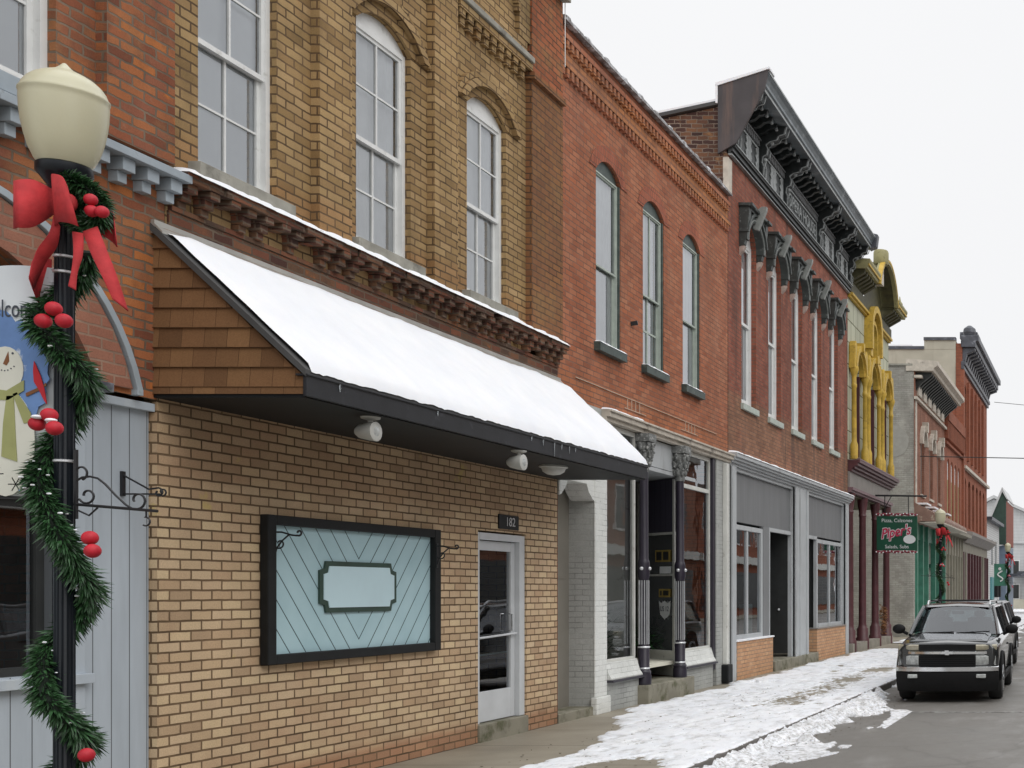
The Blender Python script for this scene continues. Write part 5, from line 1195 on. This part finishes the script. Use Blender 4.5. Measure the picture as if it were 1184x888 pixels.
# ================================================================== hanging pizza shop sign
t = thing('hanging_sign', 'dark green pizza shop sign with red script hanging from an iron pole over the pavement', 'shop sign', (-6.4, 35.9, 4.68))
YS = 35.9; sx0, sx1, sz0, sz1 = -7.0, -5.74, 2.98, 4.04
MB().tube([(FX+.05, YS, 4.68), (-5.45, YS, 4.66)], .03, 8).build('pole', 'iron', t, smooth=True)
m = MB(); m.box(sx0, sx1, YS-.03, YS+.03, sz0, sz1); bo = m.build('board', 'signgreen', t, bevel=.01)
m = MB(); m.tube([(-6.75, YS, 4.67), (-6.75, YS, sz1)], .014, 6); m.tube([(-6.02, YS, 4.67), (-6.02, YS, sz1)], .014, 6); m.tube([(-6.75, YS, 4.3), (-6.55, YS, 4.65)], .014, 6); m.build('hanger', 'iron', t, smooth=True)
text('lettering', 'Pizza, Calzones', .155, (-6.37, YS-.031, 3.90), 'signwhite', bo, ext=.004)
text('lettering', 'Salads, Subs', .155, (-6.37, YS-.031, 3.09), 'signwhite', bo, ext=.004)
def script(mat, off, dy, nm):
    o = text(nm, "Piper's", .43, (0, 0, 0), mat, None, ext=.004, shear=.35, off=off, sx=.80)
    o.data.transform(Matrix.Translation((-6.42, YS-.034-dy, 3.54)) @ Matrix.Rotation(R(9), 4, 'Y').inverted())
    o.parent = bo; o.matrix_parent_inverse = Matrix.Translation(wloc(bo)).inverted()
script('signwhite', .028, 0, 'script_outline'); script('signred', .008, .008, 'script')
m = MB(); m.prism([(-5.98+.19*math.cos(a*.2618), 3.32+.135*math.sin(a*.2618)) for a in range(24)], 1, YS-.04, YS-.031); m.build('oval', 'signwhite', bo)
for z in (sz1+.05, sz0-.05):
    m = MB().tube([(sx0-.02+k*.08, YS-.03+.01*math.sin(k*2), z+.02*math.sin(k*2.4)) for k in range(17)], .035, 6).build('garland_strip', 'signmaroon', t, smooth=True)
    l = MB()
    for k in range(13): l.ball((sx0+k*.105, YS-.075, z+.03*math.sin(k*5)), .022, 7, 5)
    l.build('bulb_row', 'signwhite', m, smooth=True)

# ================================================================== street lamps with garlands, bows and banners
LX, LY = -4.3, 4.8
def L(px, py, d=0.0): Yq = LY-d; return (((px-CX)*Yq/F), Yq, H+(CY-py)*Yq/F)
lamp = thing('street_lamp', 'black street lamp with ivory acorn globe, in front of the grey boards', 'street lamp', (LX, LY, 0), 'street lamps along the kerb')
zt = 3.44
m = MB(); m.lathe([(.19, 0), (.19, .10), (.17, .14), (.16, .5), (.13, .58), (.10, .66), (.075, .72), (.07, .78), (.058, .84), (.033, .9), (.030, 3.30)], (LX, LY, 0), 24)
for k in range(12):
    a = k*math.pi/6; m.tube([(LX+.0315*math.cos(a), LY+.0315*math.sin(a), .95), (LX+.0285*math.cos(a), LY+.0285*math.sin(a), 3.28)], .0048, 4)
m.build('post', 'postblack', lamp, smooth=True)
m = MB(); m.lathe([(0.0310, 3.28), (0.0465, 3.3), (0.0388, 3.34), (0.0543, 3.40), (0.0814, 3.44), (0.0930, 3.455), (0.0930, 3.485), (0.0814, 3.492)], (LX, LY, 0), 28); m.build('globe_holder', 'postblack', lamp, smooth=True)
m = MB(); m.lathe([(0.0870, 3.490), (0.0971, 3.507), (0.1147, 3.55), (0.1272, 3.60), (0.1364, 3.65), (0.1415, 3.70), (0.1435, 3.745), (0.1431, 3.765), (0.1464, 3.771), (0.1464, 3.779), (0.1406, 3.786), (0.1339, 3.806), (0.1197, 3.828), (0.0988, 3.848), (0.0737, 3.864), (0.0486, 3.876), (0.0301, 3.886), (0.0167, 3.90), (0.0067, 3.912), (0.0009, 3.915)], (LX, LY, 0), 36); m.build('globe', 'globe', lamp, smooth=True)
MB().lathe([(0.0388, 3.5), (0.0388, 3.58), (0.0232, 3.6)], (LX, LY, 0), 14).build('lamp_socket', 'postblack', lamp, smooth=True)
m = MB()
for py in (297, 315, 533): m.lathe([(.033, 0), (.038, .003), (.038, .010), (.033, .013)], (LX, LY, L(0, py)[2]-.008), 20)
m.build('band', 'silver', lamp, smooth=True)
arm = MB(); q = lambda pts: [L(a, b) for a, b in pts]
arm.tube(q([(86, 583), (182, 591)]), .0065, 6); arm.tube(q([(88, 520), (88, 600)]), .008, 6)
def sp(cx, cy, r0, r1, a0, a1, n=16): return [(cx+(r0+(r1-r0)*k/n)*math.cos(a0+(a1-a0)*k/n), cy-(r0+(r1-r0)*k/n)*math.sin(a0+(a1-a0)*k/n)) for k in range(n+1)]
arm.tube(q([(88, 556), (95, 552), (104, 551), (113, 553), (122, 560), (134, 573), (146, 584), (153, 588)]+sp(159, 578, 11, 4, -1.9, 3.6)), .0045, 6)
arm.tube(q(sp(93, 546, 4, 9, 3.4, -1.3)), .0045, 6); arm.tube(q([(90, 578)]+sp(101, 573, 10, 4, -2.7, 3.2)), .0045, 6)
arm.tube(q([(90, 590), (103, 596), (113, 587)]), .004, 6); arm.tube(q([(169, 591), (169, 597)]+sp(168.5, 603, 5, 5, 1.8, -2.2, 8)), .0035, 6)
arm.tube(q([(64, 577), (-70, 572)]), .0065, 6); arm.tube(q([(62, 540), (30, 545), (14, 556), (0, 572), (-12, 577)]+sp(-20, 568, 10, 4, -1.2, 4)), .0045, 6)
arm.build('iron_arm', 'iron', lamp, smooth=True)
# spiral garland
gar = thing('garland', 'green garland with red baubles spiralling round the nearest lamp post', 'garland', (LX, LY, .3), 'garlands on the lamp posts')
KP = [(286, 60), (320, 95), (360, 180), (395, 265), (430, 350), (462, 440), (500, 500), (545, 555), (600, 630), (660, 712), (712, 810), (757, 900), (800, 975), (845, 1070), (872, 1170), (910, 1260), (960, 1350), (1010, 1440), (1060, 1530), (1100, 1620)]
def gpath(n=260):
    out = []
    for k in range(n):
        y = KP[0][0]+(KP[-1][0]-KP[0][0])*k/(n-1)
        for (y0, a0), (y1, a1) in zip(KP, KP[1:]):
            if y0 <= y <= y1: a = a0+(a1-a0)*(y-y0)/(y1-y0); break
        rr = .068+.010*math.sin(k*.31); a = R(a); out.append(Vector((LX+rr*math.cos(a)*1.12, LY+rr*math.sin(a), H+(CY-y)*LY/F)))
    return out
def needles(path, n, l0, l1, seed=1, droop=.25):
    rnd = random.Random(seed); m = MB()
    for k in range(n):
        i = rnd.randrange(len(path)-1); t_ = rnd.random(); p = path[i].lerp(path[i+1], t_); tg = (path[i+1]-path[i]).normalized()
        v = Vector((rnd.gauss(0, 1), rnd.gauss(0, 1), rnd.gauss(0, 1))); v = (v-tg*v.dot(tg)); v.normalize(); v = (v+tg*rnd.uniform(.1, .9)+Vector((0, 0, -droop))).normalized()
        l = rnd.uniform(l0, l1); s_ = v.cross(Vector((rnd.gauss(0, 1), rnd.gauss(0, 1), rnd.gauss(0, 1)))).normalized()*rnd.uniform(.0022, .0046)
        q_ = p+v*.012; e = q_+v*l+Vector((0, 0, -.012*rnd.random())); mid = q_+v*l*.6
        m.face([q_-s_*.6, mid-s_, e, mid+s_, q_+s_*.6])
    return m
gp = gpath()
core = MB().tube(gp, .028, 7).build('core', 'greencore', gar, smooth=True)
needles(gp, 12000, .035, .082).build('needles', 'needle', gar)
nl = M['needle'].node_tree
m = MB(); rnd = random.Random(5)
for k in range(70):
    p = rnd.choice(gp); a = rnd.uniform(0, 6.28); c = p+Vector((math.cos(a)*.05, math.sin(a)*.05, .02)); m.ball(c, rnd.uniform(.004, .009), 6, 4, (1.4, 1, .6))
m.build('snow_flecks', 'snow', gar)
for px, py, d in ((50, 371, .17), (62, 357, .16), (74, 371, .17), (43, 490, .15), (57, 480, .15), (63, 495, .17), (104, 622, .12), (107, 637, .14), (100, 873, .1)):
    MB().ball(L(px, py, d), .0285, 18, 12).build('bauble', 'bauble', gar, smooth=True)
for px, py in ((43, 482), (59, 486)): MB().ball(L(px, py, .17), .019, 12, 8, (1.1, 1, .45)).build('bauble_snow', 'snow', gar, smooth=True)
wr = thing('wreath', 'small green wreath with dark red berries under the nearest lamp globe', 'wreath', (LX, LY, 3.2), 'wreaths under the lamp globes')
wp = [Vector(L(px, py, .06)) for px, py in ((72, 205), (90, 212), (106, 222), (116, 238), (114, 255), (104, 262), (92, 258), (86, 240), (84, 220))]
wp2 = []
for a, b in zip(wp, wp[1:]): wp2 += [a.lerp(b, k/6) for k in range(6)]
MB().tube(wp2, .02, 6).build('core', 'greencore', wr, smooth=True)
needles(wp2, 2600, .03, .055, 9, .1).build('needles', 'needle', wr)
for px, py in ((105, 231), (106, 244), (118, 245)): MB().ball(L(px, py, .12), .024, 14, 9).build('berry', 'bauble', wr, smooth=True)
bow = thing('ribbon_bow', 'large red ribbon bow with long tails on the nearest lamp post', 'bow', (LX, LY-.1, 3.2), 'red bows on the lamp posts')
def ribbon(name, ea, eb, mat='red_cloth'):
    """ea, eb: the two edges as (px, py, depth) lists"""
    n = 10
    def samp(e, t):
        t *= len(e)-1; i = min(int(t), len(e)-2); f = t-i
        P = [Vector(e[max(0, min(len(e)-1, i+k))]) for k in (-1, 0, 1, 2)]
        return .5*((2*P[1])+(-P[0]+P[2])*f+(2*P[0]-5*P[1]+4*P[2]-P[3])*f*f+(-P[0]+3*P[1]-3*P[2]+P[3])*f**3)
    m = MB()
    for k in range(n*2+1):
        a, b = samp(ea, k/(2*n)), samp(eb, k/(2*n)); m.v += [L(*a), L(*a.lerp(b, .5)), L(*b)]
    for k in range(2*n):
        for c in (0, 1): a = k*3+c; m.f.append((a, a+1, a+4, a+3))
    o = m.build(name, mat, bow, smooth=True); s_ = o.modifiers.new('cloth', 'SOLIDIFY'); s_.thickness = .003; return o
ribbon('loop', [(66, 222, .07), (40, 208, .14), (19, 208, .18), (17, 212, .10), (40, 222, .04), (64, 232, .05)], [(66, 246, .07), (40, 262, .16), (19, 263, .2), (17, 264, .12), (40, 258, .05), (64, 248, .05)])
ribbon('loop', [(60, 203, .1), (62, 201, .14), (72, 204, .17), (78, 215, .18)], [(64, 262, .1), (68, 257, .15), (80, 258, .19), (91, 262, .18)])
ribbon('loop', [(100, 240, .04), (116, 240, .0), (128, 236, -.02), (132, 250, .02)], [(98, 262, .05), (112, 268, .04), (130, 280, .04), (136, 286, .06)])
ribbon('tail', [(62, 250, .1), (56, 270, .12), (42, 290, .11), (33, 320, .12)], [(70, 262, .1), (66, 285, .08), (52, 305, .06), (38, 335, .05)])
ribbon('tail', [(33, 322, .10), (38, 300, .03), (50, 298, .0), (60, 300, -.02)], [(38, 336, .05), (44, 350, .0), (50, 352, -.02), (60, 345, -.03)])
ribbon('tail', [(84, 268, .12), (85, 290, .15), (83, 310, .16), (79, 331, .17)], [(97, 270, .12), (96, 295, .14), (90, 315, .15), (88, 336, .16)])
ribbon('tail', [(96, 268, .12), (106, 295, .15), (118, 320, .16), (130, 346, .15)], [(113, 262, .10), (124, 290, .12), (136, 322, .12), (148, 360, .10)])
MB().ball(L(80, 235, .1), .03, 12, 8, (1, .8, 1.3)).build('knot', 'red_cloth', bow, smooth=True)
ban = thing('lamp_banner', 'winter welcome banner with a snowman on the nearest lamp post', 'banner', (LX-.3, LY+.03, 3), )
Yb = LY+.02
def BP(px, py, d=0): a = L(px, py); return (a[0], Yb-d, a[2])
m = MB(); n = 14
for k in range(n+1):
    t_ = k/n; px = 62-135*t_
    m.v += [BP(px, 309+9*t_-6*math.sin(t_*3.1), .02*math.sin(t_*5)), BP(px, 576-4*t_, .02*math.sin(t_*5))]
for k in range(n): m.f.append((2*k, 2*k+2, 2*k+3, 2*k+1))
o = m.build('cloth', 'bannerwhite', ban, smooth=True); s_ = o.modifiers.new('t', 'SOLIDIFY'); s_.thickness = .002
cloth = o
def bprint(name, pts, mat, lvl=1):
    m = MB(); m.prism([(BP(a, b)[0], BP(a, b)[2]) for a, b in pts], 1, Yb-.024-.0015*lvl, Yb-.023-.0015*(lvl-1)); m.build(name, mat, cloth)
rnd = random.Random(3)
bl = []
for k in range(60):
    a = k*math.pi/30; rx = 56*(1+.07*rnd.uniform(-1, 1)); ry = 68*(1+.09*rnd.uniform(-1, 1)); bl.append((2+rx*math.cos(a), 432-ry*math.sin(a)))
bprint('blue_print', [p if p[0] < 60 else (60, p[1]) for p in bl], 'bannerblue', 1)
bprint('snowman_body', [(8+34*math.cos(k*.2618), 512-62*math.sin(k*.2618)) for k in range(24)], 'snowman', 2)
bprint('snowman_head', [(8+21*math.cos(k*.2618), 428-27*math.sin(k*.2618)) for k in range(24)], 'snowman', 3)
bprint('scarf_print', [(-16, 448), (10, 452), (30, 440), (30, 452), (12, 463), (-16, 462)], 'scarf', 4)
bprint('scarf_print', [(10, 458), (18, 458), (20, 500), (22, 534), (4, 528), (6, 490)], 'scarf', 4)
bprint('scarf_print', [(17, 456), (22, 454), (38, 478), (38, 488), (30, 490)], 'scarf', 4)
bprint('nose_print', [(12, 407), (13, 418), (10, 423), (6, 421)], 'brownink', 4)
for a, b in ((-1, 416), (17, 409)): bprint('eye_print', [(a+1.3*math.cos(k*.785), b-1.3*math.sin(k*.785)) for k in range(8)], 'ink', 4)
for k in range(7): bprint('mouth_dot', [(-3+k*3.6+.8*math.cos(j*1.05), 424+5*math.sin(k*.52)+.8*math.sin(j*1.05)) for j in range(6)], 'ink', 4)
bprint('twig_print', [(32, 455), (52, 446), (55, 443), (56, 446), (50, 451), (33, 459)], 'brownink', 4)
bprint('bird_print', [(42, 418), (45, 424), (50, 436), (54, 450), (57, 468), (54, 464), (47, 450), (42, 442), (41, 430)], 'cardinal', 5)
text('lettering', 'Welcome', .105, (BP(11, 0)[0], Yb-.026, BP(0, 358)[2]), 'ink', cloth, ext=.0008, sx=.62)
for cx, cy in ((-3, 548), (20, 560)):
    for k in range(3):
        a = k*1.05; bprint('snowflake_print', [(cx+9*math.cos(a)-.6*math.sin(a), cy+9*math.sin(a)+.6*math.cos(a)), (cx-9*math.cos(a)-.6*math.sin(a), cy-9*math.sin(a)+.6*math.cos(a)), (cx-9*math.cos(a)+.6*math.sin(a), cy-9*math.sin(a)-.6*math.cos(a)), (cx+9*math.cos(a)+.6*math.sin(a), cy+9*math.sin(a)-.6*math.cos(a))], 'bannerblue', 2)
MB().tube([BP(64, 310), BP(-72, 316)], .008, 6).build('top_rod', 'silver', ban, smooth=True)
for k, (dy, w_) in enumerate(((30.7, 'second street lamp along the kerb, rising behind the black truck'), (52.5, 'farthest street lamp, beside the dark blue bay with the green banner'))):
    de = (0, dy-LY, 0)
    dup(lamp, de, w_); dup(gar, de, ('dark green garland round the lamp post behind the black truck', 'dark green garland round the farthest lamp post')[k]); dup(wr, de, ('small wreath under the globe of the middle lamp', 'small wreath under the globe of the farthest lamp')[k]); dup(bow, de, ('red bow on the middle lamp post by the green storefront', 'red bow on the farthest lamp post')[k])
t = thing('lamp_banner', 'green banner with a white emblem on the farthest lamp post', 'banner', (LX-.3, 52.5, 2.5))
o = MB().box(LX-.62, LX-.06, 52.48, 52.5, 1.95, 2.95).build('cloth', M['green'], t)
MB().tube([(LX-.34+.12*math.sin(k*.9), 52.46, 2.15+k*.06) for k in range(9)], .035, 6).build('emblem', 'signwhite', o)
MB().ball((LX-.36, 52.46, 2.72), .07, 10, 6, (1, .2, 1)).build('emblem', 'signwhite', o)

# ================================================================== parked vehicles
def vehicle(label, cat, paintm, rack=True, name='parked_truck', grp=None):
    r = thing(name, label, cat, (0, 0, 0), grp)
    st = [(.10, [(.66, .50), (.72, .56), (.76, .74), (.76, .88), (.70, .965), (0, .985)]),
          (.22, [(.76, .36), (.82, .48), (.84, .72), (.83, .90), (.74, .99), (0, 1.015)]),
          (.75, [(.78, .30), (.84, .48), (.86, .74), (.845, .95), (.75, 1.035), (0, 1.065)]),
          (1.25, [(.78, .28), (.85, .48), (.865, .76), (.85, .99), (.77, 1.065), (0, 1.09)]),
          (2.5, [(.78, .28), (.85, .48), (.865, .78), (.85, 1.02), (.79, 1.07), (0, 1.08)]),
          (4.25, [(.78, .30), (.85, .48), (.865, .78), (.85, 1.02), (.79, 1.07), (0, 1.08)]),
          (4.6, [(.72, .42), (.79, .52), (.81, .78), (.80, 1.0), (.75, 1.06), (0, 1.07)])]
    m = MB()
    for u, pr in st:
        ring_ = [(x, z) for x, z in pr]+[(-x, z) for x, z in pr[:-1][::-1]]
        m.v += [(x, u, z) for x, z in ring_]
    n = len(st[0][1])*2-1
    for j in range(len(st)-1):
        for k in range(n): a = j*n+k; b = j*n+(k+1) % n; m.f.append((a, b, b+n, a+n))
    m.f.append(tuple(range(n))); m.f.append(tuple(range((len(st)-1)*n, len(st)*n))[::-1])
    body = m.build('body', paintm, r, smooth=True); sb = body.modifiers.new('b', 'BEVEL'); sb.width = .025; sb.segments = 3; sb.limit_method = 'ANGLE'; sb.angle_limit = R(25)
    m = MB(); m.box(-.50, .50, .28, .95, 1.012, 1.05); o = MB().prism([(-.62, 1.00), (.62, 1.00), (.5, 1.075), (-.5, 1.075)], 1, .35, 1.1)
    hb = MB(); hb.v = [(-.66, .2, 1.0), (.66, .2, 1.0), (.66, 1.2, 1.085), (-.66, 1.2, 1.085), (-.54, .26, 1.035), (.54, .26, 1.035), (.54, 1.2, 1.12), (-.54, 1.2, 1.12)]; hb.f = [(0, 1, 5, 4), (1, 2, 6, 5), (2, 3, 7, 6), (3, 0, 4, 7), (4, 5, 6, 7), (0, 3, 2, 1)]
    hb.build('hood', paintm, r, bevel=.02)
    # greenhouse
    def wsp(s, t_): # windshield surface
        w_ = .74+(.60-.74)*t_; return (s*w_, 1.12+.78*t_+.10*(abs(s)**2.2), 1.09+.47*t_)
    g = MB(); ns, nv = 10, 5
    for j in range(nv+1):
        for i in range(ns+1): g.v.append(wsp(-1+2*i/ns, j/nv))
    for j in range(nv):
        for i in range(ns): a = j*(ns+1)+i; g.f.append((a, a+1, a+ns+2, a+ns+1))
    ws = g.build('windshield', 'glasscar', r, smooth=True)
    for s in (-1, 1):
        g = MB(); g.face([(s*.785, 1.35, 1.08), (s*.785, 4.25, 1.08), (s*.635, 4.05, 1.53), (s*.635, 2.05, 1.53)]); g.build('side_window', 'glasscar', r)
    g = MB(); g.face([(-.72, 4.55, 1.07), (.72, 4.55, 1.07), (.6, 4.2, 1.53), (-.6, 4.2, 1.53)]); g.build('rear_window', 'glasscar', r)
    rf = MB()
    for u, w_, z in ((1.90, .58, 1.545), (2.0, .62, 1.575), (2.3, .65, 1.60), (3.8, .65, 1.60), (4.2, .62, 1.57), (4.3, .58, 1.53)):
        rf.v += [(-w_, u, z-.05), (-w_*.93, u, z), (0, u, z+.025), (w_*.93, u, z), (w_, u, z-.05)]
    for j in range(5):
        for k in range(4): a = j*5+k; rf.f.append((a, a+1, a+6, a+5))
        a = j*5; rf.f.append((a, a+5, a+9, a+4))
    rf.build('roof', paintm, r, smooth=True)
    for s in (-1, 1):
        pl = MB(); pl.tube([(s*.765, 1.20, 1.07), (s*.70, 1.60, 1.33), (s*.625, 1.98, 1.55)], .032, 8)
        for u0, u1 in ((2.75, 2.8), (3.65, 3.6)): pl.tube([(s*.79, u0, 1.07), (s*.64, u1, 1.55)], .035, 6)
        pl.tube([(s*.77, 4.5, 1.05), (s*.62, 4.2, 1.55)], .05, 6)
        pl.tube([(s*.625, 1.98, 1.55), (s*.64, 2.8, 1.555), (s*.62, 4.2, 1.55)], .03, 6); pl.build('pillar_frame', paintm, r, smooth=True)
    # front end
    m = MB(); m.box(-.46, .46, .055, .14, .865, .955); m.box(-.46, .46, .055, .14, .60, .775); m.build('grille', 'plastic', r)
    m = MB()
    for k in range(5): m.box(-.45, .45, .045, .056, .62+.035*k, .628+.035*k)
    m.build('grille_slats', 'black', r)
    m = MB(); m.v = []; pts = [(-.80, .16), (-.6, .07), (-.3, .03), (0, .02), (.3, .03), (.6, .07), (.80, .16)]
    for z0, z1, nm, mt_ in ((.785, .855, 'chrome_bar', 'chrome'), (.505, .60, 'front_bumper', 'chrome')):
        m = MB(); off = 0 if nm == 'chrome_bar' else -.05; wf = .97 if nm == 'chrome_bar' else 1.05
        for x, u in pts: m.v += [(x*wf, u+off+.02, z0), (x*wf, u+off, z0+.015), (x*wf, u+off, z1-.015), (x*wf, u+off+.02, z1), (x*wf, u+.16, z1), (x*wf, u+.16, z0)]
        for j in range(len(pts)-1):
            for k in range(6): a = j*6+k; b = j*6+(k+1) % 6; m.f.append((a, b, b+6, a+6))
        m.f.append(tuple(range(6))); m.f.append(tuple(range(36, 42))[::-1]); m.build(nm, mt_, r, smooth=True)
    em = MB(); em.prism([(-.10, .80), (-.035, .80), (-.028, .785), (.036, .785), (.036, .80), (.10, .80), (.09, .842), (.028, .842), (.028, .86), (-.036, .86), (-.036, .842), (-.09, .842)], 1, -.005, .02); em.build('emblem', 'silver', r, bevel=.003)
    m = MB(); m.v = []
    for x, u in pts: m.v += [(x*1.03, u+.0, .19), (x*1.05, u-.06, .32), (x*1.05, u-.06, .503), (x*1.04, u+.2, .503), (x*1.0, u+.2, .19)]
    for j in range(len(pts)-1):
        for k in range(5): a = j*5+k; b = j*5+(k+1) % 5; m.f.append((a, b, b+5, a+5))
    m.f.append(tuple(range(5))); m.f.append(tuple(range(30, 35))[::-1]); m.build('lower_bumper', 'plastic', r, smooth=True)
    for s in (-1, 1):
        h = MB(); f = lambda a, b: (min(a, b), max(a, b))
        def lampbox(x0, x1, z0, z1, dep, nm, mt_):
            h = MB(); u0 = lambda x: .02+.22*abs(x)**2.6
            n = 5
            for k in range(n+1):
                x = x0+(x1-x0)*k/n; h.v += [(s*x, u0(x)+.015, z0), (s*x, u0(x), z0+.02), (s*x, u0(x), z1-.02), (s*x, u0(x)+.02, z1), (s*x, u0(x)+.2, z1), (s*x, u0(x)+.2, z0)]
            for j in range(n):
                for k in range(6): a = j*6+k; b = j*6+(k+1) % 6; h.f.append((a, b, b+6, a+6))
            h.f.append(tuple(range(6))); h.f.append(tuple(range(n*6, n*6+6)))
            return h.build(nm, mt_, r, smooth=True)
        lampbox(.47, .81, .862, .955, 0, 'turn_lamp', 'amber'); hl = lampbox(.47, .79, .615, .780, 0, 'headlight', 'lens')
        for x in (.55, .68): MB().lathe([(.052, 0), (.05, .004), (.02, .012)], (s*x, .04+.2*abs(x)**2.6, .695), 14, axis=1).build('reflector', 'silver', hl, smooth=True)
        MB().box(s*.56-.08, s*.56+.08, -.035, .02, .41, .475).build('fog_lamp', 'lens', r, bevel=.012)
        mi = MB(); mi.ball((s*.99, 1.42, 1.17), .12, 14, 9, (.95, .45, .72)); mi.tube([(s*.84, 1.45, 1.08), (s*.93, 1.42, 1.13)], .03, 6); mi.build('mirror', 'plastic', r, smooth=True)
        for u in (.82, 3.72):
            wh = MB().lathe([(.22, -.115), (.335, -.115), (.362, -.08), (.362, .08), (.335, .115), (.22, .115)], (s*.75, u, .362), 32, axis=0).build('wheel', 'tyre', r, smooth=True)
            rm = MB().lathe([(.225, 0), (.215, .02), (.05, -.01), (.05, .03), (.0, .035)] if s > 0 else [(.225, 0), (.215, -.02), (.05, .01), (.05, -.03), (.0, -.035)], (s*.862, u, .362), 24, axis=0).build('rim', 'rim', wh, smooth=True)
            ar = MB(); ring_pts = [(u+.42*math.cos(a*math.pi/14), .40+.40*math.sin(a*math.pi/14)) for a in range(15)]
            ar.tube([(s*.865, p_, q_) for p_, q_ in ring_pts], .028, 6); ar.build('wheel_arch', 'plastic', r, smooth=True)
            MB().prism([(u+.395*math.cos(a*math.pi/14), .36+.41*math.sin(a*math.pi/14)) for a in range(15)], 0, s*.80, s*.872).build('wheel_well', 'black', r)
        MB().box(s*.85-.02, s*.85+.03, 1.3, 3.3, .30, .40).build('side_sill', 'plastic', r, bevel=.01)
        MB().box(s*.868-.008, s*.868+.008, 2.35, 2.5, .86, .89).build('door_handle', 'plastic', r, bevel=.004)
        if rack: MB().tube([(s*.56, 2.05, 1.58), (s*.56, 2.15, 1.65), (s*.56, 3.9, 1.65), (s*.56, 4.0, 1.59)], .018, 8).build('roof_rail', 'silver', r, smooth=True)
        st_ = MB(); st_.box(s*.36-.22, s*.36+.22, 2.25, 2.4, .9, 1.36); st_.box(s*.36-.11, s*.36+.11, 2.27, 2.36, 1.36, 1.48); st_.build('seat', 'seat', r, bevel=.05)
    if rack:
        
        for u in (2.3, 3.5): MB().box(-.55, .55, u, u+.06, 1.645, 1.67).build('roof_crossbar', 'black', r, bevel=.008)
    MB().box(-.72, .72, 3.2, 3.3, .6, 1.25).build('rear_bench', 'seat', r, bevel=.05); MB().box(-.74, .74, 1.3, 1.75, .85, 1.06).build('dashboard', 'plastic', r, bevel=.04)
    MB().box(-.75, .75, .4, 4.3, .26, .34).build('underbody', 'black', r)
    mw = MB(); mw.tube([(-.62, 1.10, 1.105), (0, 1.12, 1.125), (-.03, 1.13, 1.13)], .012, 5); mw.tube([(.05, 1.10, 1.11), (.62, 1.14, 1.135)], .012, 5); mw.build('wiper', 'black', ws)
    MB().box(-.11, .11, 1.86, 1.9, 1.42, 1.48).build('inside_mirror', 'black', ws)
    pts2 = MB(); 
    return r
v = vehicle('black parked truck with chrome grille bar and roof rack, facing the camera at the kerb', 'truck', 'carpaint', grp='vehicles parked along the street')
v.location = (-2.555, 19.0, -.112); v.rotation_euler = (0, 0, R(1.6))
v2 = vehicle('grey parked car mostly hidden behind the black truck', 'car', 'carsilver', rack=False, name='parked_car', grp='vehicles parked along the street')
v2.location = (-2.98, 25.6, -.112); v2.rotation_euler = (0, 0, R(1.0))
# the other side of the street, seen only as reflections in the shop glass
for k, (yy, rot) in enumerate(((24.5, 180), (36, 180))):
    c = dup(v2, (0, 0, 0), ('grey parked car across the street, seen reflected in the door glass', 'second grey parked car across the street, farther along')[k], 'vehicles parked along the street'); c.location = (6.9, yy, -.12); c.rotation_euler = (0, 0, R(rot))
def across(y0, y1, h, mat, label, name='brick_building'):
    t = thing(name, label, 'building', (11, (y0+y1)/2, 0), 'buildings across the street')
    MB().box(11, 21, y0, y1, 0, h).build('wall', mat, t, )
    k = y0+1
    while k < y1-1.5:
        w_ = MB().box(10.93, 10.999, k-.06, k+1.06, 4.9, 7.3).build('window', 'white_wood', t); MB().box(10.91, 10.929, k, k+1, 5, 7.2).build('glass', 'darkdoor', w_)
        k += 2.2
    MB().box(10.92, 10.998, y0+.6, y1-.6, .5, 3.0).build('shop_window', 'darkdoor', t); MB().box(10.7, 11, y0, y1, 3.6, 4.1).build('storefront_cornice', 'offwhite', t); MB().box(10.6, 11, y0, y1, h, h+.4).build('cornice', 'taupe', t)
across(2, 16, 8.5, 'brick_bright', 'red brick shop row across the street'); across(16.1, 24, 7.5, 'creampaint', 'cream painted shop across the street', 'painted_building'); across(24.1, 36, 9.0, 'brick_bright', 'taller red brick shop across the street'); across(36.1, 52, 8.0, 'brick_tan', 'tan red brick shop across the street'); across(52.5, 72, 9.5, 'brick_tan', 'long brown brick block across the street'); across(72.5, 110, 8, 'brick_bright', 'far red brick block across the street')
